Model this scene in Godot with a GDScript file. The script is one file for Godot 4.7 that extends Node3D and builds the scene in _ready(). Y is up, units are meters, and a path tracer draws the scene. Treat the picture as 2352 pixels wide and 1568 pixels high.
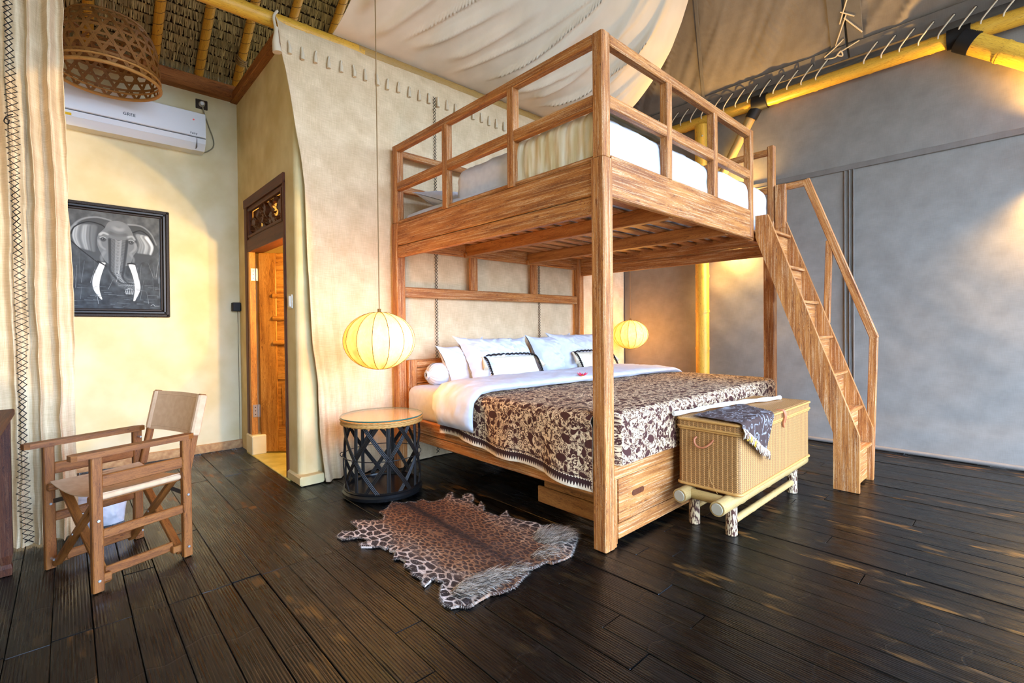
extends Node3D
# World: x to the right along the bed's foot, y up, z towards the tent's open front. Metres.
# The near foot post of the loft bed stands at the origin.

var rng := RandomNumberGenerator.new()
var used := {}
var M := {}


class MB:
	var v := PackedVector3Array()
	var n := PackedVector3Array()
	var t := PackedVector2Array()
	var c := PackedColorArray()
	var ix := PackedInt32Array()
	var col := Color.WHITE
	var off := Vector2.ZERO

	func vert(p: Vector3, nn: Vector3, uv: Vector2) -> int:
		v.append(p)
		n.append(nn)
		t.append(uv + off)
		c.append(col)
		return v.size() - 1

	# corners counter-clockwise as seen from outside
	func quad(a: Vector3, b: Vector3, cc: Vector3, d: Vector3, u := Rect2(0, 0, 1, 1)) -> void:
		var nn := (b - a).cross(d - a).normalized()
		if nn == Vector3.ZERO:
			nn = (cc - b).cross(d - b).normalized()
		var i := vert(a, nn, u.position)
		vert(b, nn, u.position + Vector2(u.size.x, 0))
		vert(cc, nn, u.end)
		vert(d, nn, u.position + Vector2(0, u.size.y))
		ix.append_array([i, i + 2, i + 1, i, i + 3, i + 2])

	func tri(a: Vector3, b: Vector3, cc: Vector3, ua := Vector2.ZERO, ub := Vector2.ZERO, uc := Vector2.ZERO) -> void:
		var nn := (b - a).cross(cc - a).normalized()
		var i := vert(a, nn, ua)
		vert(b, nn, ub)
		vert(cc, nn, uc)
		ix.append_array([i, i + 2, i + 1])

	# a bevelled bar from a to b; w lies across 'up', h along it; grain runs along u
	func bar(a: Vector3, b: Vector3, w: float, h: float, up := Vector3.UP, ch := 0.004) -> void:
		var d := (b - a).normalized()
		var s := d.cross(up).normalized()
		var u := s.cross(d).normalized()
		var x := w / 2
		var y := h / 2
		ch = minf(ch, minf(x, y) * 0.5)
		var ring := [[x, -y + ch], [x, y - ch], [x - ch, y], [-x + ch, y], [-x, y - ch], [-x, -y + ch], [-x + ch, -y], [x - ch, -y]]
		var L := (b - a).length()
		var per := 0.0
		var e := minf(ch * 0.7, L * 0.2)
		var k := 1.0 - ch / maxf(x, y)
		for i in 8:
			var p: Array = ring[i]
			var q: Array = ring[(i + 1) % 8]
			var o1: Vector3 = s * p[0] + u * p[1]
			var o2: Vector3 = s * q[0] + u * q[1]
			var ln := (o2 - o1).length()
			quad(a + d * e + o1, b - d * e + o1, b - d * e + o2, a + d * e + o2, Rect2(0, per, L, ln))
			quad(b - d * e + o1, b + o1 * k, b + o2 * k, b - d * e + o2, Rect2(L, per, e, ln))
			quad(a + o1 * k, a + d * e + o1, a + d * e + o2, a + o2 * k, Rect2(0, per, e, ln))
			per += ln
		for end in 2:
			var o := a if end == 0 else b
			var nn := -d if end == 0 else d
			var i0 := v.size()
			for i in 8:
				var p: Array = ring[i]
				vert(o + (s * p[0] + u * p[1]) * k, nn, Vector2(p[0], p[1]))
			for i in range(1, 7):
				if end == 1:
					ix.append_array([i0, i0 + i, i0 + i + 1])
				else:
					ix.append_array([i0, i0 + i + 1, i0 + i])

	func box(lo: Vector3, hi: Vector3, ch := 0.004) -> void:
		var s := hi - lo
		var m := (lo + hi) / 2
		if s.x >= s.y and s.x >= s.z:
			bar(Vector3(lo.x, m.y, m.z), Vector3(hi.x, m.y, m.z), s.z, s.y, Vector3.UP, ch)
		elif s.z >= s.y:
			bar(Vector3(m.x, m.y, lo.z), Vector3(m.x, m.y, hi.z), s.x, s.y, Vector3.UP, ch)
		else:
			bar(Vector3(m.x, lo.y, m.z), Vector3(m.x, hi.y, m.z), s.x, s.z, Vector3(0, 0, 1), ch)

	func tube(pts: PackedVector3Array, rad: PackedFloat32Array, sides := 10, cap := true, closed := false) -> void:
		var m := pts.size()
		var u := Vector3.ZERO
		var base := v.size()
		var run := 0.0
		for i in m:
			var d := (pts[mini(i + 1, m - 1)] - pts[maxi(i - 1, 0)])
			if closed:
				d = pts[(i + 1) % m] - pts[(i - 1 + m) % m] if i > 0 and i < m - 1 else pts[1] - pts[m - 2]
			d = d.normalized()
			if u == Vector3.ZERO:
				u = d.cross(Vector3(0.31, 0.9, 0.2)).normalized()
			u = (u - d * u.dot(d)).normalized()
			var w := d.cross(u)
			if i > 0:
				run += (pts[i] - pts[i - 1]).length()
			var r := rad[mini(i, rad.size() - 1)]
			for k in sides + 1:
				var a := TAU * k / sides
				var o := u * cos(a) + w * sin(a)
				vert(pts[i] + o * r, o, Vector2(run, r * a))
		for i in m - 1:
			for k in sides:
				var p := base + i * (sides + 1) + k
				var q := p + sides + 1
				ix.append_array([p, q, p + 1, p + 1, q, q + 1])
		if cap:
			for end in 2:
				var i := 0 if end == 0 else m - 1
				var d := (pts[1] - pts[0] if end == 0 else pts[m - 2] - pts[m - 1]).normalized()
				var i0 := vert(pts[i], -d, Vector2.ZERO)
				for k in sides + 1:
					vert(v[base + i * (sides + 1) + k], -d, Vector2(cos(TAU * k / sides), sin(TAU * k / sides)) * 0.04)
				for k in sides:
					ix.append_array([i0, i0 + 1 + k, i0 + 2 + k] if end == 0 else [i0, i0 + 2 + k, i0 + 1 + k])

	func rod(a: Vector3, b: Vector3, r: float, sides := 10) -> void:
		tube(PackedVector3Array([a, b]), PackedFloat32Array([r]), sides)

	# profile of (radius, height) turned round y; corners sharper than 40 degrees stay sharp
	func lathe(o: Vector3, prof: Array, sides := 32) -> void:
		for i in prof.size() - 1:
			var p: Vector2 = prof[i]
			var q: Vector2 = prof[i + 1]
			var d := (q - p).normalized()
			var n0 := Vector2(d.y, -d.x)
			var na := n0
			var nb := n0
			if i > 0:
				var e: Vector2 = (p - prof[i - 1]).normalized()
				if e.dot(d) > 0.76:
					na = (n0 + Vector2(e.y, -e.x)).normalized()
			if i < prof.size() - 2:
				var e: Vector2 = (prof[i + 2] - q).normalized()
				if e.dot(d) > 0.76:
					nb = (n0 + Vector2(e.y, -e.x)).normalized()
			var b := v.size()
			for k in sides + 1:
				var a := TAU * k / sides
				var x := cos(a)
				var z := sin(a)
				vert(o + Vector3(p.x * x, p.y, p.x * z), Vector3(na.x * x, na.y, na.x * z), Vector2(float(k) / sides, p.y))
				vert(o + Vector3(q.x * x, q.y, q.x * z), Vector3(nb.x * x, nb.y, nb.x * z), Vector2(float(k) / sides, q.y))
			for k in sides:
				var s := b + 2 * k
				ix.append_array([s, s + 2, s + 1, s + 2, s + 3, s + 1])

	# smooth surface through nu x nv points (row by row along u); the front is du x dv
	func grid(P: PackedVector3Array, nu: int, nv: int, uv: PackedVector2Array, flip := false, wrap := false) -> void:
		var b := v.size()
		for j in nv:
			for i in nu:
				var i0 := maxi(i - 1, 0)
				var i1 := mini(i + 1, nu - 1)
				if wrap and (i == 0 or i == nu - 1):
					i0 = nu - 2
					i1 = 1
				var du := P[j * nu + i1] - P[j * nu + i0]
				var dv := P[mini(j + 1, nv - 1) * nu + i] - P[maxi(j - 1, 0) * nu + i]
				var nn := du.cross(dv).normalized()
				vert(P[j * nu + i], -nn if flip else nn, uv[j * nu + i])
		for j in nv - 1:
			for i in nu - 1:
				var p := b + j * nu + i
				var q := p + nu
				ix.append_array([p, p + 1, q, p + 1, q + 1, q] if flip else [p, q, p + 1, p + 1, q, q + 1])

	# cloth: the grid and its back, 'th' apart, with closed rims
	func sheet(P: PackedVector3Array, nu: int, nv: int, uv: PackedVector2Array, th := 0.003) -> void:
		var b := v.size()
		grid(P, nu, nv, uv)
		var Q := PackedVector3Array()
		for i in P.size():
			Q.append(P[i] - n[b + i] * th)
		grid(Q, nu, nv, uv, true)
		for i in nu - 1:
			quad(P[i + 1], P[i], Q[i], Q[i + 1])
			var e := (nv - 1) * nu
			quad(P[e + i], P[e + i + 1], Q[e + i + 1], Q[e + i])
		for j in nv - 1:
			quad(P[j * nu], P[(j + 1) * nu], Q[(j + 1) * nu], Q[j * nu])
			quad(P[(j + 1) * nu + nu - 1], P[j * nu + nu - 1], Q[j * nu + nu - 1], Q[(j + 1) * nu + nu - 1])

	# flat outline in the plane (ex, ey) pushed 'depth' along ex x ey
	func prism(o: Vector3, ex: Vector3, ey: Vector3, poly: PackedVector2Array, depth: float) -> void:
		var nn := ex.cross(ey).normalized()
		if depth < 0.0:
			o += nn * depth
			depth = -depth
		if Geometry2D.is_polygon_clockwise(poly):
			poly.reverse()
		var tr := Geometry2D.triangulate_polygon(poly)
		var w := nn * depth
		for i in range(0, tr.size(), 3):
			var A := poly[tr[i]]
			var B := poly[tr[i + 1]]
			var D := poly[tr[i + 2]]
			if (B - A).cross(D - A) < 0:
				var s := B
				B = D
				D = s
			tri(o + w + ex * A.x + ey * A.y, o + w + ex * B.x + ey * B.y, o + w + ex * D.x + ey * D.y, Vector2(A.y, A.x), Vector2(B.y, B.x), Vector2(D.y, D.x))
			tri(o + ex * A.x + ey * A.y, o + ex * D.x + ey * D.y, o + ex * B.x + ey * B.y, Vector2(A.y, A.x), Vector2(D.y, D.x), Vector2(B.y, B.x))
		for i in poly.size():
			var A := poly[i]
			var B := poly[(i + 1) % poly.size()]
			var L := (B - A).length()
			var a := o + ex * A.x + ey * A.y
			var b := o + ex * B.x + ey * B.y
			quad(a, b, b + w, a + w, Rect2(0, 0, L, depth))

	func mesh() -> ArrayMesh:
		var a := []
		a.resize(Mesh.ARRAY_MAX)
		a[Mesh.ARRAY_VERTEX] = v
		a[Mesh.ARRAY_NORMAL] = n
		a[Mesh.ARRAY_TEX_UV] = t
		a[Mesh.ARRAY_COLOR] = c
		a[Mesh.ARRAY_INDEX] = ix
		var m := ArrayMesh.new()
		m.add_surface_from_arrays(Mesh.PRIMITIVE_TRIANGLES, a)
		return m


func numbered(parent: Node, called: String) -> String:
	var key := str(parent.get_instance_id()) + called
	var k: int = used.get(key, 0)
	used[key] = k + 1
	return called if k == 0 else "%s_%03d" % [called, k]


# one named mesh under a parent
#DBG
func part(called: String, mb, mat: Material, parent: Node = self, label := "") -> MeshInstance3D:
	var o := MeshInstance3D.new()
	o.name = numbered(parent, called)
	o.mesh = mb if mb is Mesh else mb.mesh()
	o.material_override = mat
	parent.add_child(o, true)
	if label:
		o.set_meta("label", label)
	return o


func tag(o: Node, label: String, category := "", group := "", kind := "") -> Node:
	if label:
		o.set_meta("label", label)
	if category:
		o.set_meta("category", category)
	if group:
		o.set_meta("group", group)
	if kind:
		o.set_meta("kind", kind)
	return o


func thing(called: String, at: Vector3, label: String, category: String, group := "") -> Node3D:
	var o := Node3D.new()
	o.name = numbered(self, called)
	add_child(o, true)
	o.position = at
	tag(o, label, category, group)
	return o


func structure(called: String, mb, mat: Material, label := "") -> MeshInstance3D:
	var o := part(called, mb, mat)
	tag(o, label, "", "", "structure")
	return o


func structure_node(called: String, label := "") -> Node3D:
	var o := Node3D.new()
	o.name = numbered(self, called)
	add_child(o, true)
	tag(o, label, "", "", "structure")
	return o


func barm(a: Vector3, b: Vector3, w: float, h: float, up := Vector3.UP, ch := 0.004) -> MB:
	var m := MB.new()
	m.off = Vector2(rng.randf() * 4, rng.randf() * 4)
	m.bar(a, b, w, h, up, ch)
	return m


func boxm(lo: Vector3, hi: Vector3, ch := 0.004) -> MB:
	var m := MB.new()
	m.off = Vector2(rng.randf() * 4, rng.randf() * 4)
	m.box(lo, hi, ch)
	return m


func rodm(a: Vector3, b: Vector3, r: float, sides := 10) -> MB:
	var m := MB.new()
	m.off = Vector2(rng.randf() * 4, rng.randf() * 4)
	m.rod(a, b, r, sides)
	return m


func spline(pts: Array, per := 6) -> PackedVector3Array:
	var cv := Curve3D.new()
	for i in pts.size():
		var p: Vector3 = pts[i]
		var d: Vector3 = (pts[mini(i + 1, pts.size() - 1)] - pts[maxi(i - 1, 0)]) / 6.0
		cv.add_point(p, -d, d)
	var out := PackedVector3Array()
	for i in (pts.size() - 1) * per + 1:
		var k := mini(i / per, pts.size() - 2)
		out.append(cv.sample(k, float(i - k * per) / per))
	return out


func spl(x: float, tab: Array) -> float:   # linear look-up in [[x, y], ...] with rising x
	if x <= tab[0][0]:
		return tab[0][1]
	for i in tab.size() - 1:
		if x <= tab[i + 1][0]:
			return lerpf(tab[i][1], tab[i + 1][1], (x - tab[i][0]) / (tab[i + 1][0] - tab[i][0]))
	return tab[-1][1]


# ------------------------------------------------------------------ surfaces
func noise_bytes(sd: int, freq: float, w: int, h: int, ww: int, hh: int, kind := FastNoiseLite.TYPE_SIMPLEX_SMOOTH, oct := 3) -> PackedByteArray:
	var f := FastNoiseLite.new()
	f.seed = sd
	f.noise_type = kind
	f.frequency = freq
	f.fractal_octaves = oct
	f.fractal_type = FastNoiseLite.FRACTAL_FBM if oct > 1 else FastNoiseLite.FRACTAL_NONE
	var im := f.get_seamless_image(w, h)
	im.convert(Image.FORMAT_L8)
	if ww != w or hh != h:
		im.resize(ww, hh, Image.INTERPOLATE_CUBIC)
	return im.get_data()


func tex(w: int, h: int, data: PackedByteArray, rgb := true) -> ImageTexture:
	var im := Image.create_from_data(w, h, false, Image.FORMAT_RGB8 if rgb else Image.FORMAT_L8, data)
	return ImageTexture.create_from_image(im)


func bump(w: int, h: int, data: PackedByteArray, k := 1.0) -> ImageTexture:
	var im := Image.create_from_data(w, h, false, Image.FORMAT_L8, data)
	im.convert(Image.FORMAT_RGBA8)
	im.bump_map_to_normal_map(k)
	return ImageTexture.create_from_image(im)


func mat(col: Color, rough := 0.8, tx: Texture2D = null, uv := Vector3.ONE, nm: Texture2D = null, ns := 1.0) -> StandardMaterial3D:
	var m := StandardMaterial3D.new()
	m.albedo_color = col
	m.roughness = rough
	m.metallic_specular = 0.4
	if tx:
		m.albedo_texture = tx
	m.uv1_scale = uv
	if nm:
		m.normal_enabled = true
		m.normal_texture = nm
		m.normal_scale = ns
	return m


func c8(r: int, g: int, b: int) -> Color:
	return Color(r / 255.0, g / 255.0, b / 255.0)


# sawn timber: u along the grain (2 m), v across (0.32 m); growth lines follow a slowly bending field
func wood_tex(sd: int, dark: Color, mid: Color, light: Color, wash: Color, washing: float) -> Array:
	var W := 1024
	var H := 512
	var warp := noise_bytes(sd, 0.016, 112, 512, W, H, FastNoiseLite.TYPE_SIMPLEX_SMOOTH, 2)
	var wob := noise_bytes(sd + 1, 0.05, 128, 512, W, H, FastNoiseLite.TYPE_SIMPLEX_SMOOTH, 2)
	var blot := noise_bytes(sd + 2, 0.02, 128, 256, W, H, FastNoiseLite.TYPE_SIMPLEX_SMOOTH, 3)
	var strk := noise_bytes(sd + 3, 0.05, 64, 512, W, H, FastNoiseLite.TYPE_SIMPLEX, 3)
	var line := noise_bytes(sd + 4, 0.24, 512, 8, 512, 8, FastNoiseLite.TYPE_SIMPLEX, 3)
	var out := PackedByteArray()
	out.resize(W * H * 3)
	var hgt := PackedByteArray()
	hgt.resize(W * H)
	for y in H:
		for x in W:
			var i := y * W + x
			var q := float(y) + (warp[i] - 127.0) * 1.25 + (wob[i] - 127.0) * 0.14
			var r := q / 512.0 * 15.0
			var g := r - floorf(r)
			g = g * g * g
			var qi := int(floorf(q)) & 511
			var qf := q - floorf(q)
			var f := lerpf(line[qi], line[(qi + 1) & 511], qf) / 255.0
			var pore := lerpf(line[512 + ((qi * 2) & 511)], line[512 + ((qi * 2 + 2) & 511)], qf) / 255.0
			var k := clampf(0.62 - 0.5 * g + (f - 0.5) * 0.62 + (blot[i] / 255.0 - 0.5) * 0.6, 0.0, 1.0)
			var col := dark.lerp(mid, k * 2.0) if k < 0.5 else mid.lerp(light, k * 2.0 - 1.0)
			if washing > 0.0:
				var s := pore * 0.75 + (strk[i] / 255.0 - 0.5) * 0.9 + 0.12 * g
				col = col.lerp(wash, clampf((s - 0.50) * 4.5, 0.0, 1.0) * washing)
			out[i * 3] = int(col.r * 255.0)
			out[i * 3 + 1] = int(col.g * 255.0)
			out[i * 3 + 2] = int(col.b * 255.0)
			hgt[i] = int(clampf(130.0 + 90.0 * (f - 0.5) - 40.0 * g, 0.0, 255.0))
	return [tex(W, H, out), bump(W, H, hgt, 1.5)]


# woven cloth, 512 px = 0.5 m
func linen_tex(sd: int, a: Color, b: Color, slub: float) -> Array:
	var W := 512
	var wa := noise_bytes(sd, 0.3, 16, 512, W, W, FastNoiseLite.TYPE_SIMPLEX, 2)
	var we := noise_bytes(sd + 1, 0.3, 512, 16, W, W, FastNoiseLite.TYPE_SIMPLEX, 2)
	var big := noise_bytes(sd + 2, 0.02, 128, 128, W, W)
	var out := PackedByteArray()
	out.resize(W * W * 3)
	var hg := PackedByteArray()
	hg.resize(W * W)
	for y in W:
		for x in W:
			var i := y * W + x
			var over := ((x / 2 + y / 2) & 1) == 0
			var k := (wa[i] if over else we[i]) / 255.0
			var q := clampf(0.5 + (k - 0.5) * slub + (big[i] / 255.0 - 0.5) * 0.5, 0.0, 1.0)
			var col := a.lerp(b, q)
			out[i * 3] = int(col.r * 255)
			out[i * 3 + 1] = int(col.g * 255)
			out[i * 3 + 2] = int(col.b * 255)
			hg[i] = int(clampf(120 + (k - 0.5) * 160 + (18 if over else -18), 0, 255))
	return [tex(W, W, out), bump(W, W, hg, 1.2)]


# blackened split bamboo, u along the strip (1.6 m), v across (0.26 m)
func floor_tex(sd: int, base: Color, streak: Color, gold: Color, worn: float) -> Array:
	var W := 1024
	var H := 256
	var fine := noise_bytes(sd, 0.22, 24, 256, W, H, FastNoiseLite.TYPE_SIMPLEX, 2)
	var blot := noise_bytes(sd + 1, 0.03, 128, 64, W, H)
	var wear := noise_bytes(sd + 2, 0.018, 256, 128, W, H)
	var dust := noise_bytes(sd + 3, 0.45, 512, 128, W, H, FastNoiseLite.TYPE_VALUE, 1)
	var out := PackedByteArray()
	out.resize(W * H * 3)
	var hg := PackedByteArray()
	hg.resize(W * H)
	var ro := PackedByteArray()
	ro.resize(W * H)
	for y in H:
		var rib := absf(fposmod(y / 11.6, 1.0) - 0.5) * 2.0
		for x in W:
			var i := y * W + x
			var f := fine[i] / 255.0
			var col := base.lerp(streak, clampf((f - 0.45) * 1.6 + (blot[i] / 255.0 - 0.5) * 0.7, 0.0, 1.0))
			col = col * lerpf(0.5, 1.08, sqrt(maxf(0.0, 1.0 - rib * rib)))
			var w := clampf((wear[i] / 255.0 - 0.62) * 5.0, 0.0, 1.0) * worn * clampf(f * 1.7, 0.0, 1.0)
			col = col.lerp(gold, w)
			var node := absf(fposmod(x / 341.0 + 0.02 * sin(y * 0.05), 1.0) - 0.5) * 341.0
			if node < 4.0:
				col = col.lerp(c8(70, 66, 64), 0.35 * (1.0 - node / 4.0) * f)
			if dust[i] > 246:
				col = col.lerp(c8(150, 145, 140), 0.5)
			out[i * 3] = int(col.r * 255)
			out[i * 3 + 1] = int(col.g * 255)
			out[i * 3 + 2] = int(col.b * 255)
			hg[i] = int(clampf(60 + 130 * sqrt(1.0 - rib * rib) + (f - 0.5) * 50 - (40 if node < 3.0 else 0), 0, 255))
			ro[i] = int(clampf(72 + 70 * (blot[i] / 255.0) + w * 60 + (f - 0.5) * 60, 0, 255))
	return [tex(W, H, out), bump(W, H, hg, 2.0), tex(W, H, ro, false)]


func stamp(mask: PackedByteArray, W: int, cx: float, cy: float, r: float, ang: float, kind: int, val := 255) -> void:
	var R := int(r * 1.7) + 1
	var ca := cos(ang) / r
	var sa := sin(ang) / r
	for dy in range(-R, R + 1):
		for dx in range(-R, R + 1):
			var u := dx * ca + dy * sa
			var w := dy * ca - dx * sa
			var hit := false
			var rr := sqrt(u * u + w * w)
			match kind:
				0:  # plump leaf with a comb of teeth along one side
					var e := sqrt(u * u / 0.85 + w * w / 0.3)
					hit = e < 1.0
					if not hit and w > -0.25 and e < 1.75:
						hit = fposmod(atan2(w * 1.6, u) * 4.6, 1.0) < 0.42
				1:  # flower
					var a := atan2(w, u)
					hit = rr < 0.55 + 0.4 * absf(cos(a * 3.0)) and not (rr > 0.25 and rr < 0.36)
				2:  # curl
					var a := atan2(w, u)
					hit = rr < 1.0 and fposmod(rr * 1.7 - a / TAU, 1.0) < 0.36
				3:  # slim leaf
					hit = absf(u) < 1.0 and absf(w - 0.25 * u * u) < 0.34 * (1.0 - u * u)
				4:  # sprig of teeth
					hit = absf(u) < 1.0 and (absf(w) < 0.1 or (absf(w) < 0.55 * (1.0 - 0.5 * absf(u)) and fposmod(u * 3.6 + absf(w) * 0.8, 1.0) < 0.45))
				5:  # beaded chain
					hit = absf(u) < 1.6 and absf(w) < 0.3 and (fposmod(u * 2.5, 1.0) - 0.5) * (fposmod(u * 2.5, 1.0) - 0.5) + w * w * 3.0 < 0.2
				9:
					hit = rr < 1.0
			if hit:
				mask[posmod(int(cy) + dy, W) * W + posmod(int(cx) + dx, W)] = val


func motif_mask(W: int, sd: int, sizes: Array, vines: bool) -> PackedByteArray:
	var r := RandomNumberGenerator.new()
	r.seed = sd
	var mask := PackedByteArray()
	mask.resize(W * W)
	if vines:
		var nz := noise_bytes(sd + 5, 0.011, W, W, W, W, FastNoiseLite.TYPE_SIMPLEX_SMOOTH, 2)
		for i in W * W:
			if absi(nz[i] - 118) < 5 or absi(nz[i] - 150) < 5:
				mask[i] = 255
	for s in sizes:
		var step: float = s[1]
		var k := int(W / step)
		for j in k:
			for i in k:
				var x := (i + 0.5 + r.randf_range(-0.35, 0.35)) * W / k
				var y := (j + 0.5 + r.randf_range(-0.35, 0.35)) * W / k
				var rad: float = s[0] * r.randf_range(0.75, 1.2)
				var kinds: Array = s[2]
				var turn := r.randf() * TAU
				var kind: int = kinds[r.randi() % kinds.size()]
				if sizes.find(s) > 0 and mask[int(y) * W + int(x)] == 255:
					continue
				if sizes.find(s) < 2:
					stamp(mask, W, x, y, rad * 1.2, 0.0, 9, 0)
				stamp(mask, W, x, y, rad, turn, kind)
	return mask


func two_tone(W: int, mask: PackedByteArray, a: Color, b: Color, sd: int) -> ImageTexture:
	var nz := noise_bytes(sd, 0.05, W / 2, W / 2, W, W)
	var out := PackedByteArray()
	out.resize(W * W * 3)
	for i in W * W:
		var k := 0.9 + 0.2 * nz[i] / 255.0
		var col := (b if mask[i] > 0 else a) * k
		out[i * 3] = int(clampf(col.r, 0, 1) * 255)
		out[i * 3 + 1] = int(clampf(col.g, 0, 1) * 255)
		out[i * 3 + 2] = int(clampf(col.b, 0, 1) * 255)
	return tex(W, W, out)


func plain_noise_tex(W: int, sd: int, freq: float, a: Color, b: Color, oct := 4, w0 := 0, h0 := 0) -> ImageTexture:
	var nz := noise_bytes(sd, freq, w0 if w0 else W, h0 if h0 else W, W, W, FastNoiseLite.TYPE_SIMPLEX_SMOOTH, oct)
	var out := PackedByteArray()
	out.resize(W * W * 3)
	for i in W * W:
		var col := a.lerp(b, clampf((nz[i] / 255.0 - 0.5) * 1.5 + 0.5, 0, 1))
		out[i * 3] = int(col.r * 255)
		out[i * 3 + 1] = int(col.g * 255)
		out[i * 3 + 2] = int(col.b * 255)
	return tex(W, W, out)


# basket weave, one tile = 8 stakes x 24 strands
func wicker_tex() -> Array:
	var W := 384
	var nz := noise_bytes(77, 0.3, 24, 384, W, W, FastNoiseLite.TYPE_SIMPLEX, 2)
	var out := PackedByteArray()
	out.resize(W * W * 3)
	var hg := PackedByteArray()
	hg.resize(W * W)
	for y in W:
		var row := y / 12
		var v := absf((y % 12) / 12.0 - 0.5) * 2.0
		for x in W:
			var i := y * W + x
			var ph := cos(PI * (x / 48.0 + row))
			var round_ := sqrt(maxf(0.0, 1.0 - v * v))
			var stake := absf((x % 48) / 48.0 - 0.5) * 2.0
			var hh := (0.55 + 0.3 * ph) * round_
			var col := c8(172, 128, 76).lerp(c8(226, 188, 136), clampf(nz[i] / 255.0 * 1.3 - 0.15, 0, 1)) * (0.82 + 0.18 * ph)
			if v > 0.84:
				col = c8(104, 70, 36)
				hh = 0.08
			if stake > 0.74 and ph < 0.1:
				col = c8(222, 184, 132)
				hh = 0.95 * sqrt(maxf(0.0, 1.0 - pow((stake - 0.98) / 0.26, 2)))
			out[i * 3] = int(clampf(col.r, 0, 1) * 255)
			out[i * 3 + 1] = int(clampf(col.g, 0, 1) * 255)
			out[i * 3 + 2] = int(clampf(col.b, 0, 1) * 255)
			hg[i] = int(clampf(hh, 0, 1) * 255)
	return [tex(W, W, out), bump(W, W, hg, 5.0)]


func bamboo_tex(sd: int, a: Color, b: Color, spot: Color, amount: float) -> ImageTexture:
	var W := 512
	var st := noise_bytes(sd, 0.2, 16, 512, W, W, FastNoiseLite.TYPE_SIMPLEX, 2)
	var bl := noise_bytes(sd + 1, 0.06, 256, 512, W, W)
	var out := PackedByteArray()
	out.resize(W * W * 3)
	for i in W * W:
		var col := a.lerp(b, clampf(st[i] / 255.0 * 1.4 - 0.2, 0, 1))
		col = col.lerp(spot, clampf((bl[i] / 255.0 - 1.0 + amount) * 9.0, 0, 1))
		out[i * 3] = int(col.r * 255)
		out[i * 3 + 1] = int(col.g * 255)
		out[i * 3 + 2] = int(col.b * 255)
	return tex(W, W, out)


# spotted pelt; u, v in 0..1 over the skin's box, the back line from (0.54, 0.13) to (0.49, 0.95)
func pelt_tex() -> ImageTexture:
	var W := 768
	var f := FastNoiseLite.new()
	f.seed = 5
	f.noise_type = FastNoiseLite.TYPE_CELLULAR
	f.frequency = 0.040
	f.cellular_return_type = FastNoiseLite.RETURN_DISTANCE2_SUB
	f.cellular_jitter = 0.9
	f.fractal_type = FastNoiseLite.FRACTAL_NONE
	var nz := noise_bytes(31, 0.02, 256, 256, W, W)
	var hair := noise_bytes(32, 0.25, 384, 96, W, W, FastNoiseLite.TYPE_SIMPLEX, 2)
	var out := PackedByteArray()
	out.resize(W * W * 3)
	for y in W:
		for x in W:
			var i := y * W + x
			var u := float(x) / W
			var v := float(y) / W
			var d := absf(u - lerpf(0.54, 0.49, v)) * 2.0 + (nz[i] / 255.0 - 0.5) * 0.25
			var side := clampf((d - 0.42) * 2.6, 0.0, 1.0)
			var ground := c8(106, 66, 38).lerp(c8(168, 120, 80), clampf(d * 1.8, 0, 1)).lerp(c8(226, 212, 198), side)
			var g1 := f.get_noise_2d(x * 1.35, y * 1.05)
			var g2 := f.get_noise_2d(x * 0.85 + 400.0, y * 0.68)
			var spot := lerpf(clampf((g1 + 0.80) * 16.0, 0.0, 1.0), clampf((g2 + 0.86) * 18.0, 0.0, 1.0), clampf(side * 3.0 - 0.6, 0.0, 1.0))
			var dark := c8(48, 26, 16).lerp(c8(44, 32, 28), side)
			var col := ground.lerp(dark, spot * lerpf(0.75, 0.95, side))
			var spine := clampf(1.0 - absf(u - lerpf(0.54, 0.49, v)) / 0.035, 0.0, 1.0) * clampf(1.3 - v * 1.1, 0.0, 1.0)
			col = col.lerp(c8(24, 12, 8), spine * 0.9)
			col = col * (0.8 + 0.4 * hair[i] / 255.0)
			out[i * 3] = int(clampf(col.r, 0, 1) * 255)
			out[i * 3 + 1] = int(clampf(col.g, 0, 1) * 255)
			out[i * 3 + 2] = int(clampf(col.b, 0, 1) * 255)
	return tex(W, W, out)


# ---- the elephant picture, painted stroke by stroke
var pic: PackedFloat32Array
const PW := 420
const PH := 540


func dab(x: float, y: float, r: float, tone: float, a: float) -> void:
	var R := int(r) + 1
	for yy in range(maxi(0, int(y) - R), mini(PH, int(y) + R + 1)):
		for xx in range(maxi(0, int(x) - R), mini(PW, int(x) + R + 1)):
			var d := ((xx - x) * (xx - x) + (yy - y) * (yy - y)) / (r * r)
			if d < 1.0:
				var k := a * (1.0 - d)
				pic[yy * PW + xx] = lerpf(pic[yy * PW + xx], tone, k)


func stroke(pts: Array, r0: float, r1: float, tone: float, a: float) -> void:
	var p3 := []
	for p in pts:
		p3.append(Vector3(p[0], p[1], 0))
	var q := spline(p3, 10)
	var L := 0.0
	for i in q.size() - 1:
		L += (q[i + 1] - q[i]).length()
	var step := maxf(1.0, minf(r0, r1) * 0.45)
	var done := 0.0
	var left := 0.0
	for i in q.size() - 1:
		var seg := (q[i + 1] - q[i]).length()
		var s := left
		while s < seg:
			var p := q[i].lerp(q[i + 1], s / maxf(seg, 0.001))
			var k := (done + s) / maxf(L, 0.001)
			dab(p.x, p.y, maxf(0.8, lerpf(r0, r1, k)), tone, a)
			s += step
		left = s - seg
		done += seg


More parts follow.
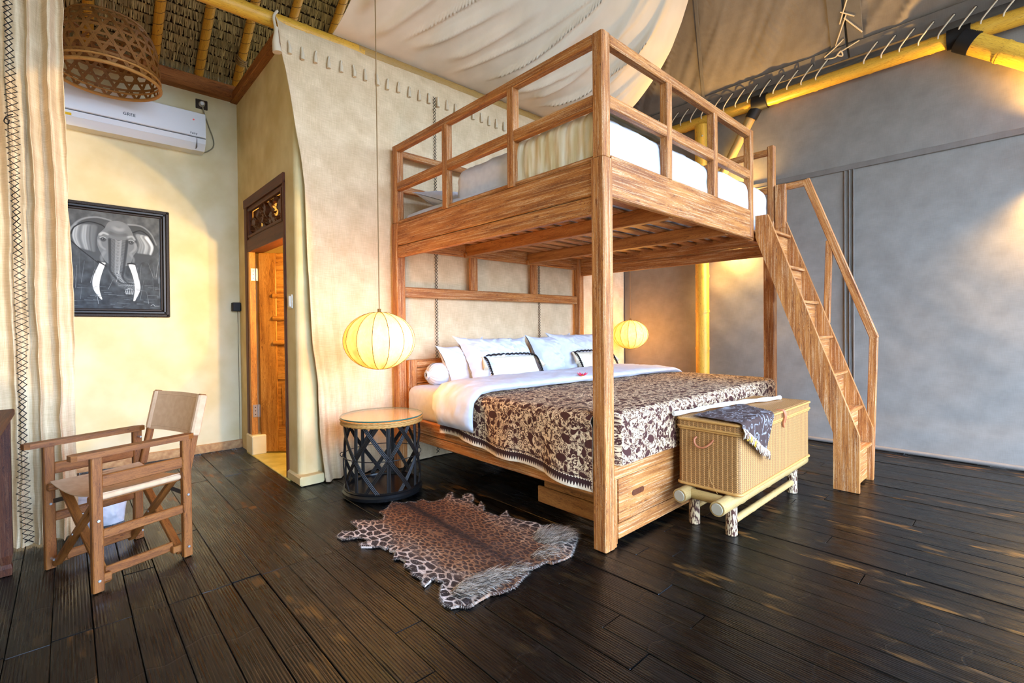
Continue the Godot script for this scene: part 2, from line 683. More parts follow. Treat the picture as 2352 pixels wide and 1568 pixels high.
func fill(pts: Array, tone: float, a := 1.0) -> void:
	var p3 := []
	for p in pts:
		p3.append(Vector3(p[0], p[1], 0))
	p3.append(p3[0])
	var poly := PackedVector2Array()
	for p in spline(p3, 5):
		poly.append(Vector2(p.x, p.y))
	var lo := poly[0]
	var hi := poly[0]
	for p in poly:
		lo = lo.min(p)
		hi = hi.max(p)
	for yy in range(maxi(0, int(lo.y)), mini(PH, int(hi.y) + 1)):
		for xx in range(maxi(0, int(lo.x)), mini(PW, int(hi.x) + 1)):
			if Geometry2D.is_point_in_polygon(Vector2(xx, yy), poly):
				pic[yy * PW + xx] = lerpf(pic[yy * PW + xx], tone, a)


func picture_tex() -> ImageTexture:
	pic = PackedFloat32Array()
	pic.resize(PW * PH)
	var nz := noise_bytes(91, 0.03, 256, 256, PW, PH)
	var r := RandomNumberGenerator.new()
	r.seed = 12
	for y in PH:
		for x in PW:
			pic[y * PW + x] = 0.25 - 0.13 * float(y) / PH + (nz[y * PW + x] / 255.0 - 0.5) * 0.12
	# ears
	fill([[196, 44], [130, 36], [66, 60], [26, 118], [14, 160], [60, 210], [100, 250], [140, 288], [160, 262], [176, 200], [170, 110]], 0.20)
	fill([[268, 58], [330, 60], [372, 96], [398, 160], [408, 196], [370, 238], [320, 272], [284, 268], [274, 190], [276, 110]], 0.18)
	for i in 26:
		var k := i / 26.0
		stroke([[52 + 78 * k, 92 - 8 * k], [40 + 84 * k, 150 + 6 * k], [56 + 70 * k, 206 + 20 * k]], 14, 7, r.randf_range(0.35, 0.85) * (1.0 - 0.5 * k), 0.22)
	for i in 22:
		var k := i / 22.0
		stroke([[306 + 50 * k, 110 + 8 * k], [318 + 66 * k, 160 + 10 * k], [306 + 70 * k, 214 + 4 * k]], 12, 6, r.randf_range(0.35, 0.85) * (0.5 + 0.4 * k), 0.22)
	stroke([[14, 158], [24, 116], [66, 58], [130, 34], [196, 44]], 8, 6, 0.48, 0.3)
	stroke([[26, 140], [44, 96], [96, 64], [150, 72], [172, 90]], 4, 4, 0.05, 0.7)
	stroke([[268, 56], [330, 58], [374, 96], [400, 160]], 7, 5, 0.45, 0.3)
	stroke([[290, 100], [326, 84], [364, 110], [390, 160]], 4, 3, 0.06, 0.7)
	stroke([[14, 160], [60, 212], [102, 252], [140, 288]], 3, 3, 0.05, 0.8)
	# skull and cheeks
	fill([[166, 92], [186, 52], [228, 42], [266, 58], [290, 104], [300, 150], [312, 190], [290, 236], [276, 280], [232, 300], [176, 282], [150, 232], [134, 182], [138, 132]], 0.33)
	stroke([[182, 74], [226, 56], [262, 76]], 26, 22, 0.42, 0.16)
	stroke([[206, 84], [230, 92], [252, 84]], 16, 14, 0.58, 0.16)
	stroke([[188, 112], [224, 124], [262, 114]], 14, 12, 0.24, 0.5)
	stroke([[146, 128], [160, 116], [182, 124]], 9, 7, 0.55, 0.5)
	stroke([[268, 128], [288, 122], [300, 140]], 8, 6, 0.5, 0.5)
	stroke([[142, 160], [150, 190], [168, 208]], 10, 7, 0.5, 0.2)
	stroke([[302, 160], [300, 192], [280, 216]], 10, 7, 0.48, 0.2)
	stroke([[166, 220], [152, 252], [156, 276]], 11, 10, 0.44, 0.25)
	stroke([[276, 220], [292, 250], [290, 272]], 10, 9, 0.42, 0.25)
	for e in [[160, 152], [282, 156]]:
		dab(e[0], e[1], 15, 0.06, 0.9)
		dab(e[0], e[1], 7, 0.4, 0.9)
		dab(e[0], e[1], 5, 0.02, 1.0)
		dab(e[0] - 2, e[1] - 2, 1.8, 0.95, 1.0)
		stroke([[e[0] - 14, e[1] - 8], [e[0], e[1] - 13], [e[0] + 13, e[1] - 6]], 2.5, 2, 0.6, 0.6)
	# trunk
	var tr := []
	for i in 41:
		var k := i / 40.0
		var p := Vector2(226 - 14 * k, 146 + 282 * k)
		if k > 0.66:
			var a := (k - 0.66) / 0.34
			p = Vector2(217 + 62 * a * a + 18 * a, 326 + 128 * a - 62 * a * a * a)
		tr.append([p.x, p.y])
	for i in tr.size():
		dab(tr[i][0], tr[i][1], lerpf(50, 36, i / 40.0), 0.32, 0.35)
	for i in 44:
		var k := i / 43.0
		var f := k * 40.0
		var a: Array = tr[int(f)]
		var b: Array = tr[mini(int(f) + 1, 40)]
		var p := Vector2(a[0], a[1]).lerp(Vector2(b[0], b[1]), f - int(f))
		var d := Vector2(tr[mini(int(f) + 1, 40)][0] - tr[maxi(int(f) - 1, 0)][0], tr[mini(int(f) + 1, 40)][1] - tr[maxi(int(f) - 1, 0)][1]).normalized()
		var s := Vector2(-d.y, d.x)
		var w := lerpf(34, 22, k)
		var lo := p - s * w
		var hi := p + s * w
		var m := p + d * 8
		stroke([[lo.x, lo.y], [m.x, m.y], [hi.x, hi.y]], 1.7, 1.7, 0.08, 0.38)
		var g := d * 3.6
		stroke([[lerpf(lo.x, hi.x, 0.28) + g.x, lerpf(lo.y, hi.y, 0.28) + g.y], [m.x + g.x, m.y + g.y], [lerpf(lo.x, hi.x, 0.7) + g.x, lerpf(lo.y, hi.y, 0.7) + g.y]], 3.2, 2.4, 0.60, 0.2)
	for sd2 in [-1.0, 1.0]:
		var eg := []
		for i in range(0, 41, 5):
			eg.append([tr[i][0] + sd2 * lerpf(39, 24, i / 40.0) * (1.0 if i < 30 else 0.6), tr[i][1]])
		stroke(eg, 9, 6, 0.07, 0.30)
	dab(268, 446, 26, 0.06, 0.9)
	for i in 5:
		stroke([[258 + 7 * i, 452], [256 + 8 * i, 430 - 3 * (2 - absi(i - 2))], [268 + 3 * i, 420]], 3.5, 2, 0.55, 0.6)
	# tusks
	for i in 22:
		var k := i / 21.0
		stroke([[lerpf(146, 166, k), 284], [lerpf(116, 144, k), 370], [lerpf(118, 140, k), 432], [lerpf(148, 152, k), 486]], 3.5, 1.5, 0.62 + 0.3 * k, 0.75)
		stroke([[lerpf(272, 296, k), 284], [lerpf(292, 312, k), 356], [lerpf(298, 320, k), 422], [lerpf(290, 296, k), 490]], 3.5, 1.5, 0.92 - 0.2 * k, 0.75)
	stroke([[136, 276], [160, 292], [170, 300]], 5, 4, 0.04, 0.8)
	stroke([[266, 280], [282, 276], [300, 280]], 5, 4, 0.04, 0.8)
	# grass and water
	for i in 46:
		var x := r.randf_range(6, PW - 6)
		if absf(x - 215) < 90 and r.randf() < 0.8:
			continue
		var y := r.randf_range(330, 520)
		stroke([[x, y], [x + r.randf_range(-26, 26), y - r.randf_range(50, 150)]], 1.3, 0.8, r.randf_range(0.35, 0.75), 0.5)
	for i in 60:
		var x := r.randf_range(0, PW)
		var y := r.randf_range(400, 530)
		stroke([[x, y], [x + r.randf_range(16, 60), y + r.randf_range(-4, 4)]], 3, 1.5, r.randf_range(0.2, 0.42), 0.25)
	stroke([[370, 516], [382, 508], [392, 520], [412, 516]], 1.2, 1, 0.7, 0.8)
	var out := PackedByteArray()
	out.resize(PW * PH * 3)
	for i in PW * PH:
		var k := clampf(pic[i] * 1.3 + 0.03, 0, 1)
		var blue := 0.06 * float(i / PW) / PH
		out[i * 3] = int(clampf(k * 0.94 - blue * 0.3, 0, 1) * 255)
		out[i * 3 + 1] = int(clampf(k * 0.98 + 0.01 + blue * 0.3, 0, 1) * 255)
		out[i * 3 + 2] = int(clampf(k * 1.0 + 0.02 + blue, 0, 1) * 255)
	return tex(PW, PH, out)


func make_materials() -> void:
	var teak := wood_tex(11, c8(96, 50, 20), c8(164, 98, 42), c8(196, 134, 68), c8(222, 192, 156), 0.6)
	M.teak = mat(Color.WHITE, 0.55, teak[0], Vector3(0.5, 3.1, 1), teak[1], 0.5)
	M.teak_dark = mat(c8(215, 190, 170), 0.6, teak[0], Vector3(0.5, 3.1, 1), teak[1], 0.5)
	var oiled := wood_tex(23, c8(96, 54, 22), c8(156, 98, 46), c8(186, 128, 68), Color.WHITE, 0.0)
	M.oiled = mat(Color.WHITE, 0.5, oiled[0], Vector3(0.5, 3.1, 1), oiled[1], 0.4)
	M.chair = mat(c8(214, 198, 176), 0.5, oiled[0], Vector3(0.7, 4, 1), oiled[1], 0.4)
	var gold := wood_tex(29, c8(112, 66, 20), c8(182, 122, 50), c8(212, 158, 82), Color.WHITE, 0.0)
	M.door = mat(Color.WHITE, 0.45, gold[0], Vector3(0.5, 3.1, 1), gold[1], 0.5)
	M.frame_wood = mat(c8(150, 120, 100), 0.55, oiled[0], Vector3(0.5, 3.1, 1), oiled[1], 0.6)
	M.old_wood = mat(c8(122, 100, 90), 0.6, teak[0], Vector3(0.6, 3.1, 1), teak[1], 0.6)
	M.plate = mat(c8(236, 222, 206), 0.75, oiled[0], Vector3(0.5, 2, 1), oiled[1], 0.8)
	var fa := floor_tex(41, c8(6, 6, 5), c8(24, 19, 15), c8(128, 84, 32), 0.30)
	var fb := floor_tex(47, c8(8, 7, 5), c8(36, 26, 17), c8(160, 106, 42), 0.85)
	M.floors = []
	for s in [[fa, c8(255, 255, 255)], [fa, c8(190, 190, 196)], [fb, c8(215, 205, 195)], [fa, c8(235, 215, 200)], [fb, c8(170, 165, 160)]]:
		var m := mat(s[1], 0.7, s[0][0], Vector3(0.625, 3.85, 1), s[0][1], 1.1)
		m.roughness_texture = s[0][2]
		m.metallic_specular = 0.42
		M.floors.append(m)
	M.subfloor = mat(c8(14, 12, 10), 0.8)
	var lin := linen_tex(61, c8(200, 172, 132), c8(238, 214, 176), 1.1)
	M.linen = mat(Color.WHITE, 0.95, lin[0], Vector3(1.6, 1.6, 1), lin[1], 0.6)
	M.linen.backlight_enabled = true
	M.linen.backlight = c8(70, 60, 45)
	M.swag = mat(c8(255, 246, 232), 0.9, plain_noise_tex(256, 62, 0.02, c8(232, 220, 202), c8(244, 232, 216)), Vector3(0.5, 0.5, 1))
	M.swag.backlight_enabled = true
	M.swag.backlight = c8(60, 55, 48)
	var can := linen_tex(65, c8(113, 105, 94), c8(134, 126, 114), 0.8)
	M.canvas = mat(Color.WHITE, 0.9, can[0], Vector3(2, 2, 1), can[1], 0.3)
	M.canvas_trim = mat(c8(225, 222, 222), 0.9, can[0], Vector3(2, 2, 1), can[1], 0.3)
	M.roof = mat(c8(255, 246, 240), 0.85, can[0], Vector3(2, 2, 1), can[1], 0.3)
	M.plaster = mat(Color.WHITE, 0.92, plain_noise_tex(512, 71, 0.008, c8(224, 208, 160), c8(238, 226, 188), 5), Vector3(0.5, 0.5, 0.5))
	M.plaster.uv1_triplanar = true
	M.plaster.uv1_world_triplanar = true
	M.plaster_yellow = mat(Color.WHITE, 0.9, plain_noise_tex(512, 72, 0.008, c8(206, 182, 128), c8(226, 208, 160), 5), Vector3(0.5, 0.5, 0.5))
	M.plaster_yellow.uv1_triplanar = true
	M.plaster_yellow.uv1_world_triplanar = true
	M.sandstone = mat(Color.WHITE, 0.8, plain_noise_tex(256, 73, 0.03, c8(168, 124, 84), c8(200, 160, 112)), Vector3(2, 2, 2))
	M.sandstone.uv1_triplanar = true
	M.white = mat(c8(212, 212, 217), 0.85, plain_noise_tex(128, 74, 0.05, c8(236, 236, 238), c8(248, 248, 248)), Vector3(2, 2, 1))
	M.white.rim_enabled = true
	M.white.rim = 0.15
	M.cream = mat(c8(224, 212, 184), 0.9, plain_noise_tex(128, 68, 0.04, c8(240, 238, 234), c8(255, 255, 255)), Vector3(3, 3, 1), lin[1], 0.3)
	M.blanket = mat(Color.WHITE, 0.95, plain_noise_tex(256, 75, 0.09, c8(196, 170, 122), c8(240, 228, 200), 3, 128, 12), Vector3(1.5, 1.5, 1), lin[1], 0.6)
	M.black_yarn = mat(c8(26, 20, 18), 0.9)
	M.yarn = mat(c8(214, 196, 166), 0.95)
	M.rope = mat(c8(222, 200, 166), 0.9)
	M.bamboo = mat(Color.WHITE, 0.4, bamboo_tex(81, c8(196, 138, 34), c8(232, 184, 74), c8(110, 66, 24), 0.24), Vector3(1.2, 6, 1))
	M.rafter = mat(c8(226, 206, 180), 0.5, M.bamboo.albedo_texture, Vector3(1.2, 6, 1))
	M.bamboo_pale = mat(Color.WHITE, 0.5, bamboo_tex(83, c8(158, 122, 64), c8(186, 150, 90), c8(104, 74, 38), 0.25), Vector3(1.2, 6, 1))
	M.bamboo_white = mat(c8(232, 212, 180), 0.4, bamboo_tex(85, c8(172, 148, 102), c8(200, 178, 134), c8(130, 102, 64), 0.25), Vector3(1.2, 6, 1))
	M.bamboo_spot = mat(Color.WHITE, 0.45, bamboo_tex(87, c8(190, 160, 118), c8(212, 186, 146), c8(72, 38, 24), 0.55), Vector3(1.6, 2.6, 1))
	M.bamboo_cut = mat(c8(158, 144, 118), 0.8)
	M.cane = mat(c8(168, 136, 92), 0.6, bamboo_tex(89, c8(190, 150, 96), c8(230, 196, 142), c8(120, 80, 40), 0.3), Vector3(2, 8, 1))
	M.cane_light = mat(c8(212, 176, 122), 0.55, bamboo_tex(90, c8(200, 168, 120), c8(240, 214, 170), c8(150, 110, 60), 0.25), Vector3(2, 8, 1))
	M.black_cane = mat(c8(30, 25, 22), 0.42)
	M.black_lacquer = mat(c8(18, 17, 17), 0.25)
	M.binding = mat(c8(24, 20, 18), 0.6)
	M.twine = mat(c8(112, 78, 40), 0.8)
	var wk := wicker_tex()
	M.wicker = mat(c8(232, 206, 170), 0.6, wk[0], Vector3(4.6, 5.6, 1), wk[1], 1.0)
	M.leather = mat(c8(176, 104, 66), 0.5)
	M.canvas_seat = mat(c8(236, 214, 190), 0.9, can[0], Vector3(5, 5, 1), can[1], 0.3)
	M.canvas_seat.albedo_texture = plain_noise_tex(128, 76, 0.03, c8(214, 190, 164), c8(224, 202, 178))
	M.steel = mat(c8(196, 196, 194), 0.3)
	M.steel.metallic = 0.9
	M.brown_metal = mat(c8(70, 60, 52), 0.4)
	M.brown_metal.metallic = 0.6
	M.plastic_white = mat(c8(238, 242, 244), 0.35)
	M.plastic_black = mat(c8(20, 20, 22), 0.45)
	M.slot = mat(c8(96, 98, 100), 0.6)
	M.gray_print = mat(c8(96, 106, 112), 0.4)
	M.red_light = mat(c8(250, 120, 120), 0.4)
	M.red_light.emission_enabled = true
	M.red_light.emission = c8(255, 90, 90)
	M.red_light.emission_energy_multiplier = 0.4
	M.yellow_sticker = mat(c8(240, 196, 20), 0.5)
	M.frame_black = mat(c8(20, 18, 18), 0.35)
	M.frame_carved = mat(c8(34, 26, 24), 0.5)
	M.picture = mat(Color.WHITE, 0.6, picture_tex())
	M.carving = mat(c8(140, 110, 82), 0.45, oiled[0], Vector3(0.5, 3, 1))
	M.cord = mat(c8(150, 116, 74), 0.8)
	M.gray_cord = mat(c8(150, 142, 116), 0.7)
	M.glass = StandardMaterial3D.new()
	M.glass.albedo_color = Color(0.86, 0.96, 0.93, 0.12)
	M.glass.transparency = BaseMaterial3D.TRANSPARENCY_ALPHA
	M.glass.roughness = 0.03
	M.glass_edge = mat(c8(40, 92, 84), 0.1)
	M.cane_top = mat(Color.WHITE, 0.6, plain_noise_tex(256, 78, 0.06, c8(186, 138, 78), c8(214, 168, 104), 3, 16, 256), Vector3(3, 3, 1))
	var bm := motif_mask(1024, 7, [[50.0, 146.0, [0, 0, 1]], [30.0, 73.0, [0, 4, 2, 3, 0]], [17.0, 40.0, [1, 3, 2, 0]], [10.0, 24.0, [3, 1, 3]]], true)
	M.batik = mat(Color.WHITE, 0.8, two_tone(1024, bm, c8(212, 178, 136), c8(66, 30, 20), 8), Vector3(1.25, 1.25, 1))
	var tm := motif_mask(512, 9, [[40.0, 128.0, [2, 2, 0]], [22.0, 84.0, [5, 2]], [14.0, 52.0, [5, 3]]], false)
	M.throw = mat(Color.WHITE, 0.9, two_tone(512, tm, c8(66, 46, 38), c8(136, 130, 128), 10), Vector3(2.2, 2.2, 1))
	M.hem_dark = mat(c8(52, 24, 18), 0.85)
	M.hem_cream = mat(c8(222, 196, 162), 0.85)
	M.fringe = mat(Color.WHITE, 0.95)
	M.fringe.vertex_color_use_as_albedo = true
	M.thatch = mat(Color.WHITE, 0.9)
	M.thatch.vertex_color_use_as_albedo = true
	M.thatch_dark = mat(c8(60, 42, 22), 0.95)
	M.pelt = mat(c8(218, 208, 202), 0.85, pelt_tex())
	M.flower = mat(c8(226, 60, 92), 0.7)
	M.driftwood = mat(Color.WHITE, 0.7, plain_noise_tex(128, 79, 0.08, c8(226, 220, 210), c8(248, 244, 236), 3, 128, 8), Vector3(2, 6, 1))
	M.lamp_shade = mat(c8(250, 224, 150), 0.8)
	M.lamp_shade.emission_enabled = true
	M.lamp_shade.emission = Color(1.0, 0.81, 0.28)
	M.lamp_shade.emission_energy_multiplier = 4.0
	M.lamp_shade.emission_texture = plain_noise_tex(256, 95, 0.03, c8(210, 170, 60), c8(255, 255, 255), 4)
	M.lamp_shade.emission_operator = BaseMaterial3D.EMISSION_OP_MULTIPLY
	M.lamp_rib = mat(c8(120, 84, 34), 0.7)
	M.bulb = mat(c8(255, 220, 160), 0.5)
	M.bulb.emission_enabled = true
	M.bulb.emission = Color(1.0, 0.78, 0.42)
	M.bulb.emission_energy_multiplier = 6.0
	M.bath_floor = mat(Color.WHITE, 0.4, plain_noise_tex(256, 97, 0.02, c8(176, 160, 84), c8(206, 190, 112)), Vector3(1, 1, 1))
	M.bath_floor.uv1_triplanar = true
	M.ground = mat(c8(150, 138, 122), 0.95)
	M.deck = mat(c8(120, 100, 82), 0.8)


func _ready() -> void:
	rng.seed = 4
	view_and_light()
	make_materials()
	build_room()
	build_thatch()
	build_tent()
	build_door()
	build_alcove_things()
	build_hangings()
	build_bed()
	build_lower_bedding()
	build_upper_bedding()
	build_stair()
	build_trunk()
	build_rug()
	build_side_table()
	build_pendants()
	build_chair()
	build_desk()


func view_and_light() -> void:
	var f := 1104.295 / 1568.0          # focal length in picture heights
	var cam := Camera3D.new()
	cam.name = "camera"
	cam.projection = Camera3D.PROJECTION_FRUSTUM
	cam.near = 0.05
	cam.far = 60.0
	cam.size = 0.05 / f
	cam.frustum_offset = Vector2((1176.0 - 1167.006) / 1104.295, (764.05 - 784.0) / 1104.295) * 0.05
	cam.position = Vector3(-2.098, 1.218, 1.532)
	cam.rotation = Vector3(deg_to_rad(-0.726), deg_to_rad(-42.515), deg_to_rad(-0.563))
	add_child(cam)
	cam.current = true
	var we := WorldEnvironment.new()
	we.name = "sky"
	var e := Environment.new()
	e.background_mode = Environment.BG_SKY
	var sky := Sky.new()
	var sm := ProceduralSkyMaterial.new()
	sm.sky_top_color = Color(0.66, 0.80, 1.0)
	sm.sky_horizon_color = Color(0.82, 0.90, 1.0)
	sm.ground_bottom_color = Color(0.36, 0.33, 0.29)
	sm.ground_horizon_color = Color(0.66, 0.65, 0.63)
	sm.sky_energy_multiplier = 6.0
	sm.ground_energy_multiplier = 3.0
	sky.sky_material = sm
	e.sky = sky
	e.tonemap_mode = Environment.TONE_MAPPER_LINEAR
	e.tonemap_exposure = 0.345
	e.sdfgi_enabled = true
	e.ssao_enabled = true
	e.ssil_enabled = true
	we.environment = e
	add_child(we)


func lamp(o: Light3D, at: Vector3, energy: float, col: Color, size := 0.05, parent: Node = self) -> void:
	o.position = at
	o.light_energy = energy
	o.light_color = col
	o.light_size = size
	o.shadow_enabled = true
	if o is OmniLight3D:
		o.omni_range = 14.0
		o.omni_attenuation = 2.0
	if o is SpotLight3D:
		o.spot_range = 14.0
		o.spot_attenuation = 2.0
	parent.add_child(o, true)


const BACK := -4.0
const SIDE := -0.78
const FAB := -2.29
const TENT := 3.65


func build_room() -> void:
	# floor: blackened split-bamboo boards running towards the foot of the room
	var fl := structure("floor", boxm(Vector3(-3.1, -0.12, -4.15), Vector3(3.75, -0.021, 3.6), 0.0), M.subfloor, "blackened split bamboo floor of long boards")
	var variants := []
	for q in 7:
		variants.append(q)
	var w := 0.1265
	var x := -3.05
	var row := 0
	var far_mb := MB.new()
	while x < TENT:
		var z0 := -3.99 if x + w < SIDE + 0.02 else -2.36
		var z := z0
		var first := true
		var wide := minf(w, TENT - x)
		while z < 1.55:
			var L := rng.randf_range(0.85, 1.9)
			if first:
				L = rng.randf_range(0.5, 1.3)
				first = false
			var z1 := z + L
			if z < -1.25 and z1 > -1.35 and x < -0.9:
				z1 = -1.06 + rng.randf_range(-0.012, 0.012)
			if 1.55 - z1 < 0.4:
				z1 = 1.6
			var mb := MB.new()
			mb.off = Vector2(rng.randf() * 3, rng.randf() * 0.26)
			var yy := -0.0125 + rng.randf_range(-0.002, 0.0015)
			mb.bar(Vector3(x + wide / 2, yy, z + 0.002), Vector3(x + wide / 2, yy, z1 - 0.002), wide - rng.randf_range(0.001, 0.004), 0.02, Vector3.UP, 0.002)
			var pick := rng.randf()
			var k := 0 if pick < 0.34 else (1 if pick < 0.58 else (3 if pick < 0.8 else (4 if pick < 0.92 else 2)))
			part("floor_board", mb, M.floors[k], fl)
			z = z1
		far_mb.off = Vector2(rng.randf() * 3, rng.randf() * 0.26)
		far_mb.bar(Vector3(x + wide / 2, -0.0125, 1.602), Vector3(x + wide / 2, -0.0125, 3.58), wide - 0.005, 0.02, Vector3.UP, 0.003)
		x += w
		row += 1
	tag(part("floor_boards", far_mb, M.floors[0], fl), "", "", "", "stuff")
	# masonry
	structure("wall_back", boxm(Vector3(-3.1, 0, -4.15), Vector3(1.3, 4.05, BACK), 0.0), M.plaster, "pale yellow plaster wall behind the picture")
	structure("wall_left", boxm(Vector3(-3.15, 0, -4.0), Vector3(-3.0, 6.0, 3.55), 0.0), M.plaster, "plaster wall beside the curtain")
	var sw := MB.new()
	var T := 0.145
	sw.box(Vector3(SIDE, 0, BACK), Vector3(SIDE + T, 3.52, -3.735), 0.0)
	sw.box(Vector3(SIDE, 2.485, -3.735), Vector3(SIDE + T, 3.52, -2.56), 0.0)
	# the rounded end of the wall beside the doorway
	var pl := PackedVector2Array([Vector2(SIDE, -2.56)])
	for i in 7:
		var a := PI + PI / 2 * i / 6.0
		pl.append(Vector2(SIDE + 0.05 + 0.05 * cos(a), -2.378 - 0.05 * sin(a)))
	pl.append(Vector2(SIDE + T, -2.328))
	pl.append(Vector2(SIDE + T + 0.005, -2.36))
	pl.append(Vector2(SIDE + T + 0.3, -2.37))
	pl.append(Vector2(SIDE + T + 0.3, -2.42))
	pl.append(Vector2(SIDE + T, -2.44))
	pl.append(Vector2(SIDE + T, -2.56))
	sw.prism(Vector3(0, 3.52, 0), Vector3(1, 0, 0), Vector3(0, 0, 1), pl, 3.52)
	structure("wall_right_of_alcove", sw, M.plaster_yellow, "ochre plaster wall with the carved doorway")
	structure("wall_bedhead", boxm(Vector3(SIDE + T + 0.29, 0, -2.44), Vector3(TENT, 3.46, -2.34), 0.0), M.plaster, "plaster wall behind the linen hanging")
	structure("baseboard_back", boxm(Vector3(-3.0, 0, BACK), Vector3(SIDE, 0.085, BACK + 0.022), 0.006), M.sandstone, "sandstone skirting along the back wall")
	var bb := boxm(Vector3(SIDE - 0.018, 0, -2.56), Vector3(SIDE + T + 0.03, 0.075, -2.262), 0.012)
	structure("baseboard_pillar", bb, M.plaster_yellow, "rounded plaster foot of the doorway wall")
	# wooden plates on top of the walls
	structure("trim_back", barm(Vector3(-3.0, 3.60, -3.955), Vector3(SIDE - 0.012, 3.60, -3.955), 0.10, 0.135), M.plate, "rough wooden wall plate under the thatch")
	structure("trim_side", barm(Vector3(SIDE - 0.0, 3.562, -3.99), Vector3(SIDE - 0.0, 3.562, -2.42), 0.12, 0.085), M.plate, "wooden plate on the doorway wall")
	# the washroom beyond the door
	structure("wall_washroom_back", boxm(Vector3(1.2, 0, BACK), Vector3(1.3, 3.1, -2.34), 0.0), M.plaster_yellow)
	structure("floor_washroom", boxm(Vector3(SIDE - 0.005, -0.1, -3.735), Vector3(1.2, 0.004, -2.44), 0.0), M.bath_floor, "yellow green washroom floor beyond the door")
	structure("floor_washroom_corner", boxm(Vector3(SIDE + T, -0.1, BACK), Vector3(1.2, 0.003, -3.735), 0.0), M.bath_floor)
	structure("ceiling_washroom", boxm(Vector3(SIDE + T, 3.0, BACK), Vector3(1.2, 3.08, -2.44), 0.0), M.plaster_yellow)
	var wl := thing("washroom_lamp", Vector3(-0.28, 1.62, -2.445), "frosted globe wall lamp in the washroom behind the door", "lamp")
	var g := MB.new()
	g.lathe(Vector3(0, 0.1, -0.1), [Vector2(0.01, -0.18), Vector2(0.06, -0.16), Vector2(0.085, -0.10), Vector2(0.06, -0.04), Vector2(0.01, -0.02)], 20)
	part("globe", g, M.bulb, wl)
	var gb := MB.new()
	gb.box(Vector3(-0.04, -0.05, -0.03), Vector3(0.04, 0.05, 0.005))
	part("base", gb, M.plastic_white, wl)
	lamp(OmniLight3D.new(), Vector3(0, 0.0, -0.1), 7.0, Color(1.0, 0.82, 0.5), 0.06, wl)
	# outside the open front
	structure("terrace", boxm(Vector3(-4.0, -0.16, 3.6), Vector3(5.0, -0.02, 6.5), 0.01), M.deck, "timber terrace outside the tent")
	structure("ground", boxm(Vector3(-40, -0.9, -40), Vector3(40, -0.6, 40), 0.0), M.ground)
	# front wall over and beside the opening
	var fw := MB.new()
	fw.box(Vector3(-3.15, 3.9, 3.5), Vector3(3.75, 6.0, 3.6), 0.0)
	fw.box(Vector3(-3.15, 0, 3.5), Vector3(-2.2, 3.9, 3.6), 0.0)
	structure("wall_front", fw, M.canvas, "canvas above the open front")
	# a small spot lamp on the front beam, washing the picture wall
	var sp := thing("spot_lamp", Vector3(-0.05, 2.5, 1.9), "small black spot lamp hanging behind the viewer", "lamp")
	var aim := Vector3(-2.3, 1.6, BACK)
	var dir := (aim - sp.position).normalized()
	var can := MB.new()
	can.tube(PackedVector3Array([-dir * 0.12, dir * 0.0]), PackedFloat32Array([0.045]), 16)
	part("housing", can, M.plastic_black, sp)
	var lens := MB.new()
	lens.tube(PackedVector3Array([dir * 0.001, dir * 0.006]), PackedFloat32Array([0.038]), 16)
	part("bulb", lens, M.bulb, sp)
	part("rod", rodm(-dir * 0.1, Vector3(0, 3.2, 0), 0.008), M.plastic_black, sp)
	var s := SpotLight3D.new()
	lamp(s, dir * 0.03, 37.0, Color(1.0, 0.84, 0.52), 0.03, sp)
	s.spot_angle = rad_to_deg(atan(1.43 / (aim - sp.position).length()))
	s.spot_angle_attenuation = 0.06
	s.look_at_from_position(sp.position + dir * 0.03, aim)


func thatch_y(z: float) -> float:
	return 3.665 + 0.66 * (z + 4.0)


